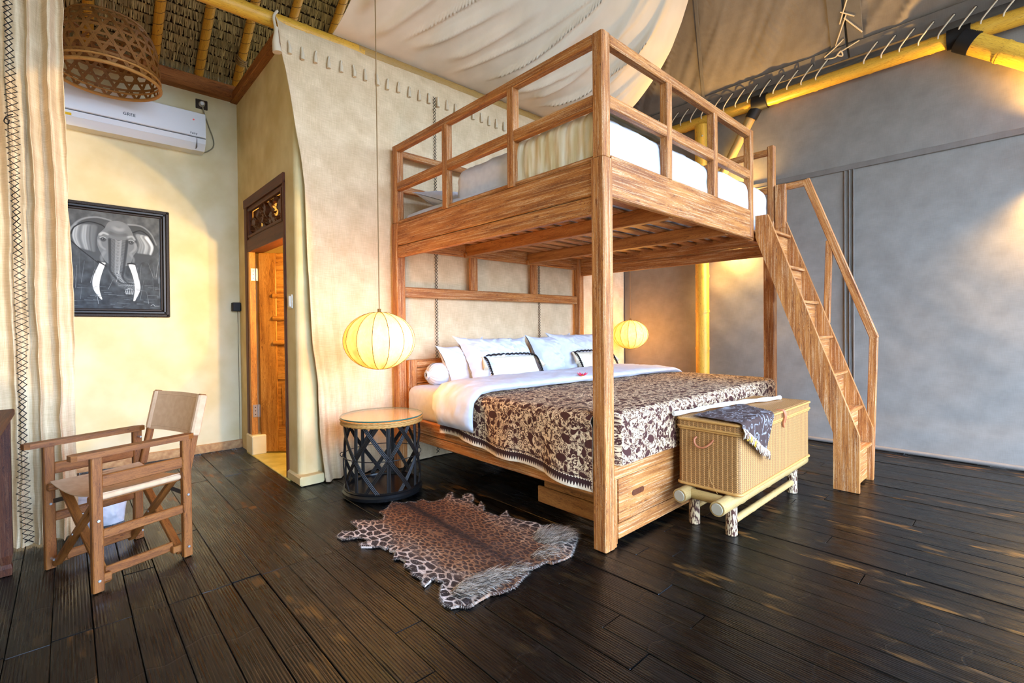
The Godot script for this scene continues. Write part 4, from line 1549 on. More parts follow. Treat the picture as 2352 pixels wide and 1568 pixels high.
	for q in [[0.0, 0.013], [0.05, 0.008], [H, 0.009]]:
		var rm := MB.new()
		rm.tube(ring_pts(Vector3(0, q[0], 0), Vector3.UP, rad.call(q[0]) + 0.003, 48), PackedFloat32Array([q[1]]), 8, false, true)
		part("rim", rm, M.cane_light if q[0] < 0.1 else M.cane, bk)
	part("crossbar", rodm(Vector3(-0.235, H, 0), Vector3(0.235, H, 0), 0.008), M.cane, bk)
	for dx in [-0.035, 0.035]:
		part("cord", rodm(Vector3(dx, H, 0), Vector3(dx, 0.90, 0.03), 0.006, 6), M.cord, bk)


func zigzag(top: Vector3, bottom: Vector3, half: float, step: float, r: float, wob := 0.0) -> MB:
	var n := int((top - bottom).length() / step)
	var mb := MB.new()
	for s in 2:
		var pts := PackedVector3Array()
		for i in n + 1:
			var k := float(i) / n
			var p := top.lerp(bottom, k)
			var sd := half * (1.0 if (i + s) % 2 == 0 else -1.0)
			pts.append(p + Vector3(sd + wob * sin(i * 1.7 + s), wob * cos(i * 2.3), r * (0.6 if (i + s) % 2 == 0 else 1.6)))
		mb.tube(pts, PackedFloat32Array([r]), 5)
	return mb


const EDGE := [[-0.03, -0.606], [0.36, -0.638], [0.8, -0.654], [1.09, -0.692], [1.7, -0.717], [2.32, -0.729], [2.55, -0.754], [2.73, -0.786], [2.96, -0.818], [3.17, -0.854], [3.28, -0.880], [3.57, -0.915]]


func build_hangings() -> void:
	var pole := thing("bamboo_pole", Vector3(0, 3.565, -2.352), "long pale bamboo pole carrying the linen hanging and the door curtain", "pole")
	bamboo_pole(Vector3(-2.98, -0.055, 0), Vector3(-0.2, 0.0, 0), 0.056, M.bamboo, "pole", pole)
	bamboo_pole(Vector3(-0.25, 0.0, 0), Vector3(3.5, 0.055, 0), 0.056, M.bamboo_pale, "pole", pole)
	# the wide hanging behind the bed
	var f := FastNoiseLite.new()
	f.seed = 14
	f.frequency = 1.0
	var nu := 190
	var nv := 72
	var P := PackedVector3Array()
	var U := PackedVector2Array()
	for j in nv:
		var y := lerpf(0.006, 3.575, pow(j / (nv - 1.0), 0.9))
		var xl := spl(y, EDGE)
		for i in nu:
			var k := pow(i / (nu - 1.0), 1.5)
			var x := lerpf(xl, 3.58, k)
			var d := x - xl
			var low := clampf(1.0 - y / 2.6, 0, 1)
			var fold := exp(-d * 2.6) * low * (0.03 * sin(d * 58.0 + 1.5 * f.get_noise_2d(y * 0.8, 3.0)) + 0.02 * sin(d * 25.0 + y))
			var roll := exp(-d * 40.0) * 0.02
			var z := FAB + fold + roll + 0.008 * f.get_noise_2d(x * 2.0, y * 1.2) + 0.03 * exp(-y * 9.0) * (0.6 + 0.6 * f.get_noise_2d(x * 5.0, 1.0))
			if y > 3.5:
				z -= 0.03 * (y - 3.5) / 0.075
			z = maxf(z, -2.325 if x < -0.3 else -2.33)
			P.append(Vector3(x, y + (0.035 * (x + 0.9) / 4.5 if y > 3.0 else 0.0), z))
			U.append(Vector2(x, y))
	var mb := MB.new()
	mb.sheet(P, nu, nv, U, 0.003)
	var h := thing("linen_hanging", Vector3.ZERO, "wide cream linen hanging with a row of tassels behind the loft bed", "hanging")
	part("cloth", mb, M.linen, h)
	for q in [[0.484, 3.385], [1.885, 3.33]]:
		var lc := zigzag(Vector3(q[0], q[1], FAB + 0.008), Vector3(q[0] - 0.008, 0.03, FAB + 0.012), 0.017, 0.030, 0.0031)
		part("black_lacing", lc, M.black_yarn, h)
	var x := -0.829
	var n := 0
	while x < 3.4:
		var t := MB.new()
		var y0 := 3.392 + 0.003 * n * 0.2 + rng.randf_range(-0.006, 0.006)
		var lean := rng.randf_range(-0.008, 0.008)
		t.tube(PackedVector3Array([Vector3(x, y0, FAB + 0.008), Vector3(x, y0 - 0.012, FAB + 0.016), Vector3(x + lean * 0.5, y0 - 0.022, FAB + 0.012), Vector3(x + lean, y0 - 0.06, FAB + 0.02), Vector3(x + lean, y0 - 0.098, FAB + 0.02)]), PackedFloat32Array([0.006, 0.010, 0.008, 0.014, 0.015]), 9)
		part("tassel", t, M.yarn, h)
		x += 0.1025 + rng.randf_range(-0.006, 0.006)
		n += 1
	var tie := MB.new()
	tie.tube(spline([Vector3(-0.90, 3.60, -2.30), Vector3(-0.93, 3.54, -2.285), Vector3(-0.925, 3.47, -2.275), Vector3(-0.92, 3.43, -2.27)], 5), PackedFloat32Array([0.010]), 8)
	tie.tube(PackedVector3Array([Vector3(-0.92, 3.455, -2.268), Vector3(-0.92, 3.43, -2.266), Vector3(-0.925, 3.34, -2.262), Vector3(-0.915, 3.27, -2.262)]), PackedFloat32Array([0.016, 0.014, 0.026, 0.034]), 10)
	part("corner_tassel", tie, M.yarn, h)
	# the gathered curtain on the left
	var cu := thing("curtain", Vector3.ZERO, "gathered cream linen curtain with black cross lacing at the left edge", "curtain")
	nu = 220
	nv = 70
	P = PackedVector3Array()
	U = PackedVector2Array()
	for j in nv:
		var y := lerpf(0.008, 3.52, j / (nv - 1.0))
		var xr := spl(y, [[0.0, -2.072], [0.43, -2.076], [0.85, -2.077], [1.22, -2.075], [1.64, -2.080], [2.16, -2.088], [2.67, -2.100], [3.19, -2.094], [3.6, -2.10]])
		for i in nu:
			var u := i / (nu - 1.0)
			var xx := lerpf(-2.95, xr, u)
			var drift := 0.35 * f.get_noise_2d(y * 0.5, 5.0) + 0.25 * f.get_noise_2d(y * 1.1, u * 2.0)
			var ph := u * 62.0 + drift * 2.0
			var amp := 0.034 + 0.028 * f.get_noise_2d(u * 5.0, y * 0.35)
			if xx > -2.335 and xx < -2.262:
				amp *= 0.25
			var z := -2.325 + amp * sin(ph) + 0.012 * sin(ph * 2.3 + y)
			z += 0.05 * exp(-y * 10.0) * (0.7 + f.get_noise_2d(u * 30.0, 2.0))
			P.append(Vector3(xx + 0.010 * cos(ph) + 0.006 * f.get_noise_2d(y * 6.0, u * 3.0), y, z))
			U.append(Vector2(u * 1.4, y))
	mb = MB.new()
	mb.sheet(P, nu, nv, U, 0.003)
	part("cloth", mb, M.linen, cu)
	var path := [[3.45, -2.325], [3.06, -2.314], [2.42, -2.304], [2.0, -2.300], [1.3, -2.284], [0.6, -2.292], [0.26, -2.292], [0.03, -2.276]]
	var lace := MB.new()
	for s in 2:
		var pts := PackedVector3Array()
		var y := 3.45
		var i := 0
		while y > 0.02:
			var cx: float = path[-1][1]
			for k in path.size() - 1:
				if y <= path[k][0] and y >= path[k + 1][0]:
					cx = lerpf(path[k][1], path[k + 1][1], (path[k][0] - y) / (path[k][0] - path[k + 1][0]))
			var hw := 0.021 + 0.006 * sin(y * 6.0)
			pts.append(Vector3(cx + hw * (1.0 if (i + s) % 2 == 0 else -1.0) + 0.003 * sin(i * 2.1), y, -2.292 + (0.004 if (i + s) % 2 == 0 else 0.0)))
			y -= 0.032 + 0.004 * sin(i * 1.3)
			i += 1
		lace.tube(pts, PackedFloat32Array([0.0032]), 5)
	lace.tube(spline([Vector3(-2.30, 2.42, -2.285), Vector3(-2.325, 2.40, -2.28), Vector3(-2.335, 2.37, -2.28), Vector3(-2.32, 2.36, -2.28), Vector3(-2.315, 2.385, -2.28)], 4), PackedFloat32Array([0.003]), 5)
	part("black_lacing", lace, M.black_yarn, cu)
	# the draped cloth under the roof
	nu = 170
	nv = 80
	P = PackedVector3Array()
	U = PackedVector2Array()
	var folds := []
	for q in [[-0.42, 0.30], [-0.20, 0.5], [-0.02, 0.62], [0.12, 0.7], [0.45, 0.55], [0.62, 0.6], [0.95, 0.42], [1.12, 0.35], [1.3, 0.5], [1.52, 0.3], [1.72, 0.42], [1.95, 0.25], [2.12, 0.34], [2.32, 0.2], [2.5, 0.12]]:
		folds.append([q[0], q[1] * 0.5, q[1] * 0.5, rng.randf_range(0.018, 0.06), rng.randf_range(0.0, 0.3), rng.randf_range(1.0, 1.9), rng.randf_range(0.04, 0.085)])
	var fR := [[0, 0], [0.35, -0.05], [0.715, 0.0], [0.9, 0.145], [1.07, 0.29], [1.265, 0.5], [1.365, 0.69], [1.47, 1.0], [1.62, 1.4], [1.9, 1.95]]
	for j in nv:
		for i in nu:
			var t := i / (nu - 1.0)
			var d := lerpf(0.0, 1.75, j / (nv - 1.0))
			var x0 := lerpf(-0.46, 2.72, t)
			var fl := 0.17 * d + 0.3 * d * d
			var y: float = lerpf(fl, spl(d, fR), t * t * (3 - 2 * t))
			var soft := 0.0
			for dd in [-0.12, 0.12]:
				soft += spl(clampf(d + dd, 0, 1.9), fR) * 0.5
			y = lerpf(fl, lerpf(spl(d, fR), soft, 0.6), t * t * (3 - 2 * t))
			var ease := clampf(d * 2.2, 0.06, 1.0) * clampf((1.0 - t) * 10.0, 0.3, 1.0)
			var ridge := 0.0
			for fo in folds:
				var c: float = fo[0] + fo[1] * d + fo[2] * d * d
				var q: float = (x0 - c) / fo[3]
				var along: float = clampf((d - fo[4]) * 5.0, 0, 1) * clampf((fo[5] - d) * 3.0, 0, 1)
				ridge += fo[6] * exp(-q * q) * along
			y -= ridge * ease
			y += 0.02 * f.get_noise_2d(x0 * 1.3, d) * ease
			P.append(Vector3(x0 - 0.5 * ridge * ease, 3.625 + 0.035 * t + y, -2.345 + d))
			U.append(Vector2(x0, d))
	mb = MB.new()
	mb.sheet(P, nu, nv, U, 0.004)
	var sw := part("fabric_drape", mb, M.swag)
	tag(sw, "large white cloth draped in soft folds under the tent roof above the bed", "drape")


# a box with soft round edges, optionally crumpled
func soft_box(lo: Vector3, hi: Vector3, r: float, n := 18, crumple := 0.0, sd := 1) -> MB:
	var mb := MB.new()
	var f := FastNoiseLite.new()
	f.seed = sd
	f.frequency = 1.0
	var c := (lo + hi) / 2
	var h := (hi - lo) / 2
	var axes := [[Vector3(1, 0, 0), Vector3(0, 1, 0)], [Vector3(-1, 0, 0), Vector3(0, 1, 0)], [Vector3(0, 0, -1), Vector3(0, 1, 0)], [Vector3(0, 0, 1), Vector3(0, 1, 0)], [Vector3(1, 0, 0), Vector3(0, 0, -1)], [Vector3(1, 0, 0), Vector3(0, 0, 1)]]
	for a in axes:
		var eu: Vector3 = a[0]
		var ev: Vector3 = a[1]
		var en := eu.cross(ev)
		var P := PackedVector3Array()
		var U := PackedVector2Array()
		for j in n:
			for i in n:
				var s := -cos(PI * i / (n - 1.0))
				var t := -cos(PI * j / (n - 1.0))
				var p := (eu * s + ev * t + en) * h
				var inner := p.clamp(-h + Vector3.ONE * r, h - Vector3.ONE * r)
				var d := p - inner
				var o := d.normalized()
				var q := c + inner + o * r
				if crumple > 0.0:
					q += o * crumple * (f.get_noise_3d(q.x * 3.0, q.y * 5.0, q.z * 3.0) + 0.5 * f.get_noise_3d(q.x * 9.0 + q.z * 4.0, q.y * 4.0, q.z * 7.0))
				P.append(q)
				U.append(Vector2((eu * s * h).length() * signf(s), (ev * t * h).length() * signf(t)))
		mb.grid(P, n, n, U)
	return mb


# a stuffed cushion in its own frame: w across x, h along y, t thick along z
func pillow(w: float, h: float, t: float, sd: int, crumple := 0.012, pinch := 0.07, ear := 0.02) -> MB:
	var mb := MB.new()
	var f := FastNoiseLite.new()
	f.seed = sd
	f.frequency = 1.0
	var n := 34
	for side in [1.0, -1.0]:
		var P := PackedVector3Array()
		var U := PackedVector2Array()
		for j in n:
			for i in n:
				var u := lerpf(-1, 1, i / (n - 1.0))
				var v := lerpf(-1, 1, j / (n - 1.0))
				var body := pow(maxf(0.0, (1.0 - pow(absf(u), 2.6)) * (1.0 - pow(absf(v), 2.6))), 0.55)
				var x := u * (1.0 - pinch * (1.0 - v * v) * absf(u)) * w / 2
				var y := v * (1.0 - pinch * (1.0 - u * u) * absf(v)) * h / 2
				var corner := absf(u * v)
				x += signf(u) * ear * pow(corner, 6)
				y += signf(v) * ear * pow(corner, 6)
				var q := f.get_noise_3d(x * 6.0, y * 6.0, side) + 0.7 * f.get_noise_3d(x * 14.0 + y * 5.0, y * 12.0, side * 2.0)
				var rg := 1.0 - absf(f.get_noise_3d(x * 4.5 + 3.0, y * 6.0, side * 3.0)) * 2.0
				q += 0.9 * pow(maxf(0.0, rg), 7)
				var z: float = side * (body * t / 2 + 0.002 + crumple * q * pow(body, 0.5))
				P.append(Vector3(x + 0.35 * crumple * q, y, z))
				U.append(Vector2(x, y))
		mb.grid(P, n, n, U, side < 0)
	return mb


func build_bed() -> void:
	var bed := thing("loft_bed", Vector3.ZERO, "large limewashed teak loft bed with a railed deck above the double bed", "bed")
	var W := 2.55
	var D := -2.25
	var b := func(called: String, lo: Vector3, hi: Vector3, ch := 0.005, m: Material = M.teak) -> MeshInstance3D: return part(called, boxm(lo, hi, ch), m, bed)
	for q in [[0.0, -0.085], [0.0, D], [W - 0.085, -0.085], [W - 0.085, D]]:
		b.call("post", Vector3(q[0], 0, q[1]), Vector3(q[0] + 0.085, 2.12, q[1] + 0.085), 0.006)
	for q in [[0.004, -0.076], [0.004, D + 0.018], [W - 0.062, -0.060], [W - 0.072, D + 0.018]]:
		b.call("upper_post", Vector3(q[0], 2.118, q[1]), Vector3(q[0] + (0.058 if q[0] > 1 else 0.072), 2.79, q[1] + (0.056 if q[0] > 1 and q[1] > -1 else 0.072)), 0.008)
	# deck rails
	b.call("top_rail", Vector3(0.006, 2.732, D + 0.09), Vector3(0.060, 2.788, -0.076), 0.005)
	b.call("middle_rail", Vector3(0.008, 2.395, D + 0.09), Vector3(0.055, 2.465, -0.076), 0.005)
	for z in [-1.455, -0.728]:
		b.call("baluster", Vector3(0.004, 2.11, z - 0.03), Vector3(0.062, 2.74, z + 0.03), 0.005)
	b.call("top_rail", Vector3(0.076, 2.726, -0.056), Vector3(1.972, 2.786, -0.006), 0.005)
	b.call("middle_rail", Vector3(0.076, 2.392, -0.052), Vector3(1.972, 2.462, -0.008), 0.005)
	for x in [0.672, 1.322]:
		b.call("baluster", Vector3(x, 2.13, -0.058), Vector3(x + 0.058, 2.73, -0.003), 0.005)
	b.call("baluster", Vector3(1.968, 1.92, -0.056), Vector3(2.026, 2.785, 0.0), 0.005)
	b.call("top_rail", Vector3(W - 0.060, 2.715, D + 0.09), Vector3(W - 0.012, 2.765, -0.060), 0.005)
	b.call("middle_rail", Vector3(W - 0.058, 2.375, D + 0.09), Vector3(W - 0.014, 2.428, -0.060), 0.005)
	b.call("baluster", Vector3(W - 0.062, 2.1, -1.15), Vector3(W - 0.008, 2.72, -1.09), 0.005)
	b.call("top_rail", Vector3(0.076, 2.70, D + 0.03), Vector3(W - 0.072, 2.755, D + 0.075), 0.005)
	b.call("middle_rail", Vector3(0.076, 2.395, D + 0.03), Vector3(W - 0.072, 2.45, D + 0.075), 0.005)
	# deck boards
	for sx in [0.0, 1.0]:
		var x0: float = 0.010 if sx == 0.0 else W - 0.050
		b.call("deck_side_board", Vector3(x0, 1.823, D + 0.085), Vector3(x0 + 0.040, 1.919, -0.085), 0.005)
		b.call("deck_side_board", Vector3(x0 + 0.002, 1.924, D + 0.085), Vector3(x0 + 0.040, 2.108, -0.085), 0.005)
		b.call("deck_cap", Vector3(x0 + (0.012 if sx == 0.0 else -0.012), 2.108, D + 0.085), Vector3(x0 + (0.052 if sx == 0.0 else 0.028), 2.142, -0.078), 0.006)
	b.call("deck_foot_board", Vector3(0.086, 1.912, -0.048), Vector3(2.026, 2.142, -0.008), 0.006)
	b.call("deck_sill", Vector3(2.03, 1.90, -0.06), Vector3(W - 0.085, 1.99, -0.015), 0.005)
	b.call("deck_head_board", Vector3(0.085, 1.90, D + 0.012), Vector3(W - 0.085, 2.06, D + 0.055), 0.006)
	for x in [0.765, 1.612]:
		b.call("joist", Vector3(x, 1.905, D + 0.056), Vector3(x + 0.055, 2.004, -0.05), 0.004, M.oiled)
		b.call("joist_cleat", Vector3(x - 0.02, 1.89, D + 0.056), Vector3(x + 0.045, 1.935, D + 0.085), 0.004, M.oiled)
	for i in 13:
		var z := -2.08 + i * 0.16
		b.call("slat", Vector3(0.052, 2.005, z), Vector3(W - 0.052, 2.024, z + 0.085), 0.003)
	# head frame
	b.call("head_rail", Vector3(0.085, 1.487, D + 0.015), Vector3(W - 0.085, 1.578, D + 0.052), 0.005)
	for x in [0.832, 1.69]:
		b.call("head_upright", Vector3(x, 1.578, D + 0.018), Vector3(x + 0.092, 1.90, D + 0.05), 0.005)
	b.call("headboard_stile", Vector3(0.085, 0.28, D + 0.07), Vector3(0.175, 0.935, D + 0.112), 0.006)
	b.call("headboard_stile", Vector3(W - 0.175, 0.28, D + 0.07), Vector3(W - 0.085, 0.935, D + 0.112), 0.006)
	b.call("headboard_rail", Vector3(0.175, 0.865, D + 0.072), Vector3(W - 0.175, 0.935, D + 0.110), 0.005)
	for i in 4:
		b.call("headboard_board", Vector3(0.175, 0.30 + i * 0.141, D + 0.078), Vector3(W - 0.175, 0.437 + i * 0.141, D + 0.102), 0.006)
	# lower bed
	for sx in [0.0, 1.0]:
		var x0: float = 0.006 if sx == 0.0 else W - 0.048
		b.call("side_rail", Vector3(x0, 0.357, D + 0.085), Vector3(x0 + 0.042, 0.462, -0.085), 0.006)
		b.call("side_rail", Vector3(x0 + 0.004, 0.284, D + 0.085), Vector3(x0 + 0.040, 0.353, -0.085), 0.006)
	b.call("ledge", Vector3(0.048, 0.40, D + 0.085), Vector3(0.10, 0.43, -0.085), 0.004)
	b.call("bed_base", Vector3(0.05, 0.36, D + 0.11), Vector3(W - 0.05, 0.43, -0.05), 0.004, M.oiled)
	b.call("foot_rail", Vector3(0.086, 0.372, -0.046), Vector3(W - 0.085, 0.452, -0.004), 0.006)
	b.call("foot_stile", Vector3(0.086, 0.0, -0.05), Vector3(0.112, 0.44, -0.006), 0.005)
	b.call("foot_stile", Vector3(0.113, 0.012, -0.05), Vector3(0.128, 0.372, -0.014), 0.004)
	b.call("foot_stile", Vector3(W - 0.12, 0.0, -0.05), Vector3(W - 0.085, 0.44, -0.006), 0.005)
	b.call("foot_divider", Vector3(1.262, 0.03, -0.05), Vector3(1.292, 0.372, -0.014), 0.004)
	b.call("kick_board", Vector3(0.13, 0.035, -0.048), Vector3(W - 0.12, 0.118, -0.010), 0.006)
	for q in [[0.132, 1.258], [1.296, 2.425]]:
		var dr: MeshInstance3D = b.call("drawer", Vector3(q[0], 0.122, -0.046), Vector3(q[1], 0.368, -0.008), 0.008)
		var hx: float = q[0] + 0.19
		var sl := MB.new()
		var pl := PackedVector2Array()
		for i in 20:
			var a := TAU * i / 20.0
			pl.append(Vector2(hx + (0.045 if cos(a) > 0 else -0.045) + 0.017 * cos(a), 0.262 + 0.017 * sin(a)))
		sl.prism(Vector3(0, 0, -0.009), Vector3(1, 0, 0), Vector3(0, 1, 0), pl, 0.0022)
		part("finger_slot", sl, M.frame_wood, dr)
		part("drawer_box_side", boxm(Vector3(q[0] + 0.012, 0.08, -0.64), Vector3(q[0] + 0.030, 0.185, -0.046), 0.003), M.oiled, dr)
		part("drawer_box_back", boxm(Vector3(q[0] + 0.03, 0.08, -0.64), Vector3(q[1] - 0.03, 0.165, -0.622), 0.003), M.oiled, dr)
		part("drawer_box_side", boxm(Vector3(q[1] - 0.03, 0.08, -0.64), Vector3(q[1] - 0.012, 0.185, -0.046), 0.003), M.oiled, dr)
		part("drawer_box_bottom", boxm(Vector3(q[0] + 0.03, 0.08, -0.62), Vector3(q[1] - 0.03, 0.092, -0.046), 0.002), M.oiled, dr)
	b.call("drawer_runner", Vector3(0.14, 0.19, -0.58), Vector3(0.165, 0.30, -0.05), 0.004, M.oiled)


func place(o: Node3D, at: Vector3, rot: Vector3) -> Node3D:
	o.position = at
	o.rotation_degrees = rot
	return o


func build_lower_bedding() -> void:
	var mt := part("mattress", soft_box(Vector3(0.052, 0.432, -2.13), Vector3(2.498, 0.715, -0.058), 0.07, 30, 0.006, 5), M.white)
	tag(mt, "wide mattress in a white fitted sheet on the lower bed", "mattress")
	# bolster
	var bo := MB.new()
	var n := 60
	var P := PackedVector3Array()
	var U := PackedVector2Array()
	var prof := [[0.0, 0.02], [0.004, 0.038], [0.016, 0.022], [0.02, 0.03], [0.035, 0.062], [0.06, 0.085], [0.1, 0.097], [0.3, 0.1], [0.68, 0.1], [0.76, 0.09], [0.80, 0.05], [0.81, 0.01]]
	for q in prof:
		for k in n + 1:
			var a := TAU * k / n
			var r: float = q[1]
			var g: float = exp(-absf(q[0]) * 16.0)
			r *= 1.0 + 0.16 * g * sin(k * 1.9) + 0.08 * g * sin(k * 4.1)
			P.append(Vector3(q[0], r * cos(a), r * sin(a)))
			U.append(Vector2(a * 0.1, q[0]))
	bo.grid(P, n + 1, prof.size(), U, false, true)
	var bl := part("bolster", bo, M.white)
	bl.position = Vector3(0.175, 0.808, -2.0)
	tag(bl, "white bolster with a gathered end at the left of the headboard", "bolster")
	for q in [[0.60, 0.46, 0.24, Vector3(0.615, 0.85, -1.955), Vector3(-20, 10, 6), 31, "crumpled white pillow half hidden behind the left front pillow"],
			[0.80, 0.52, 0.22, Vector3(0.855, 0.895, -1.785), Vector3(-36, -2, -1.5), 32, "plump white pillow leaning behind the left tasselled cushion"],
			[0.74, 0.50, 0.24, Vector3(1.80, 0.885, -1.93), Vector3(-26, 4, 1), 33, "white pillow in the shade at the middle of the headboard"],
			[0.80, 0.52, 0.22, Vector3(2.10, 0.90, -1.83), Vector3(-30, -3, 0), 34, "bright white pillow leaning behind the right tasselled cushion"]]:
		var pw := part("pillow", pillow(q[0], q[1], q[2], q[5], 0.022, 0.06, 0.03), M.white)
		place(pw, q[3], q[4])
		tag(pw, q[6], "pillow", "white pillows on the lower bed")
	for q in [[Vector3(0.885, 0.838, -1.655), Vector3(-32, -4, -1), 41, "left cream tasselled cushion with black whipped edges"], [Vector3(2.11, 0.82, -1.66), Vector3(-32, -2, -2), 42, "right cream tasselled cushion partly behind the near bed post"]]:
		var cs := thing("cushion", q[0], q[3], "cushion", "tasselled cushions on the lower bed")
		cs.rotation_degrees = q[1]
		var w := 0.60
		var h := 0.26
		part("cover", pillow(w, h, 0.15, q[2], 0.004, 0.05, 0.0), M.cream, cs)
		for e in [[Vector3(-w / 2, h / 2, 0.006), Vector3(w / 2, h / 2, 0.006), Vector3(0, -0.016, 0.1)], [Vector3(-w / 2, h / 2, 0.006), Vector3(-w / 2, -h / 2, 0.006), Vector3(0.02, 0, 0.09)], [Vector3(w / 2, h / 2, 0.006), Vector3(w / 2, -h / 2, 0.006), Vector3(-0.02, 0, 0.09)]]:
			var pts := PackedVector3Array()
			for i in 49:
				var k := i / 48.0
				var base: Vector3 = e[0].lerp(e[1], k) + e[2] * (1.0 - pow(absf(2 * k - 1), 4)) * 0.5
				pts.append(base + Vector3(0.004 * sin(i * 1.6), 0.004 * cos(i * 1.6), 0.004 * sin(i * 1.6 + 1.0)))
			var ed := MB.new()
			ed.tube(pts, PackedFloat32Array([0.0075]), 7)
			part("black_edging", ed, M.black_yarn, cs)
		for c in [Vector2(-1, 1), Vector2(1, 1), Vector2(-1, -1), Vector2(1, -1)]:
			var t := MB.new()
			var o := Vector3(c.x * (w / 2 + 0.004), c.y * h / 2, 0.012)
			var down := Vector3(c.x * 0.028, -0.14 if c.y > 0 else -0.02, 0.03 if c.y > 0 else 0.1)
			t.tube(PackedVector3Array([o, o + down * 0.12, o + down * 0.22, o + down * 0.6, o + down]), PackedFloat32Array([0.008, 0.014, 0.009, 0.019, 0.024]), 10)
			part("tassel", t, M.yarn, cs)
	# batik coverlet: side flaps and top as one sweep, then the flap over the foot
	var f := FastNoiseLite.new()
	f.seed = 51
	f.frequency = 1.0
	var mb := MB.new()
	var nu := 120
	var nv := 60
	P = PackedVector3Array()
	U = PackedVector2Array()
	for j in nv:
		var z := lerpf(-0.0855, -1.49, j / (nv - 1.0))
		var hem := lerpf(0.318, 0.432, j / (nv - 1.0)) + 0.010 * sin(z * 9.0)
		var top := 0.742
		for i in nu:
			var s := i / (nu - 1.0) * 3.5
			var p := Vector3(0, 0, z)
			var lenL := top - hem - 0.05
			var q := 0.0
			if s < lenL:
				var k := 1.0 - s / lenL
				var rip := 0.016 * k * sin(z * 15.0 + 2.0 * f.get_noise_2d(z * 2.0, 1.0)) + 0.012 * k
				p.x = lerpf(-0.003, -0.020 - rip, smoothstep(-0.092, -0.22, z))
				p.y = hem + s
			elif s < lenL + 0.10:
				var a := (s - lenL) / 0.10 * PI / 2
				p.x = -0.020 + 0.064 * (1.0 - cos(a))
				p.y = top - 0.05 + 0.05 * sin(a)
			elif s < lenL + 0.10 + 2.46:
				p.x = 0.044 + (s - lenL - 0.10)
				p.y = top
				q = 1.0
			elif s < lenL + 0.10 + 2.56:
				var a := (s - lenL - 2.56) / 0.10 * PI / 2
				p.x = 2.504 + 0.064 * sin(a)
				p.y = top - 0.05 * (1.0 - cos(a))
			else:
				p.x = 2.568
				p.y = top - 0.05 - (s - lenL - 2.66)
			if q > 0.0 and p.x > 0.10 and p.x < 2.44:
				p.z = lerpf(-0.045, -1.49, j / (nv - 1.0))
			p.y += q * (0.008 * f.get_noise_2d(p.x * 2.2, z * 2.2) + 0.004 * f.get_noise_2d(p.x * 8.0, z * 5.0))
			P.append(p)
			U.append(Vector2(s, z))
	mb.sheet(P, nu, nv, U, 0.004)
	# foot flap
	var P2 := PackedVector3Array()
	var U2 := PackedVector2Array()
	nu = 100
	nv = 24
	for j in nv:
		var s := lerpf(0.42, 0.0, j / (nv - 1.0))
		for i in nu:
			var x := lerpf(0.090, 2.46, i / (nu - 1.0))
			var p := Vector3(x, 0, 0)
			var wv := 0.012 * sin(x * 8.5 + 2.0 * f.get_noise_2d(x, 7.0)) + 0.01
			if s < 0.08:
				p.z = -0.10 + s
				p.y = 0.743
			elif s < 0.18:
				var a := (s - 0.08) / 0.10 * PI / 2
				p.z = -0.02 + 0.045 * sin(a)
				p.y = 0.743 - 0.06 * (1.0 - cos(a))
			else:
				p.y = 0.683 - (s - 0.18)
				p.z = 0.020 + wv * (s - 0.18) * 1.2
			p.y = maxf(p.y, 0.455) + 0.004 * f.get_noise_2d(x * 3.0, s * 3.0)
			if i == 0 or i == nu - 1:
				p.z = minf(p.z, -0.05)
			P2.append(p)
			U2.append(Vector2(x, 3.0 - s))
	mb.sheet(P2, nu, nv, U2, 0.004)
	var cv := part("coverlet", mb, M.batik)
	tag(cv, "dark brown and cream batik coverlet with leaf pattern over the lower bed", "coverlet")
	# printed hem along the left flap
	var hb := MB.new()
	var ht := MB.new()
	var hp := func(z: float, up: float) -> Vector3:
		var j := clampf((z + 0.092) / -1.398, 0, 1)
		var hem: float = lerpf(0.318, 0.432, j) + 0.010 * sin(z * 9.0)
		var k: float = 1.0 - up / (0.692 - hem)
		var bx: float = smoothstep(-0.092, -0.22, z)
		return Vector3(-0.0028 - 0.003 - bx * (0.0167 + 0.012 * k) - bx * 0.016 * k * sin(z * 15.0 + 2.0 * f.get_noise_2d(z * 2.0, 1.0)), hem + up, z)
	var zz := -1.488
	var step := 0.017
	while zz < -0.10:
		var z2 := zz + step
		for q in [[0.014, 0.064], [0.074, 0.079]]:
			hb.quad(hp.call(zz, q[0]), hp.call(z2, q[0]), hp.call(z2, q[1]), hp.call(zz, q[1]))
		var o := Vector3(-0.0015, 0, 0)
		ht.quad(hp.call(zz, 0.001), hp.call(z2, 0.001), hp.call(z2, 0.014), hp.call(zz, 0.014))
		ht.tri(hp.call(zz + 0.001, 0.013) + o, hp.call(z2 - 0.001, 0.013) + o, hp.call(zz + step / 2, 0.036) + o)
		ht.tri(hp.call(zz, 0.065) + o, hp.call(zz + step / 2, 0.057) + o, hp.call(z2, 0.065) + o)
		zz = z2
	part("hem_band", hb, M.hem_dark, cv)
	tag(part("hem_teeth", ht, M.hem_cream, cv), "", "", "", "stuff")
	# the duvet folded back in a broad band
	var du := MB.new()
	nu = 110
	nv = 40
	var tab := [[0.0, -0.062, 0.50], [0.10, -0.072, 0.60], [0.20, -0.052, 0.70], [0.28, 0.02, 0.752], [0.40, 0.13, 0.765], [1.5, 1.22, 0.762], [2.7, 2.42, 0.758], [2.82, 2.53, 0.73], [2.92, 2.58, 0.64], [3.05, 2.585, 0.52]]
	var tx := []
	var ty := []
	for q in tab:
		tx.append([q[0], q[1]])
		ty.append([q[0], q[2]])
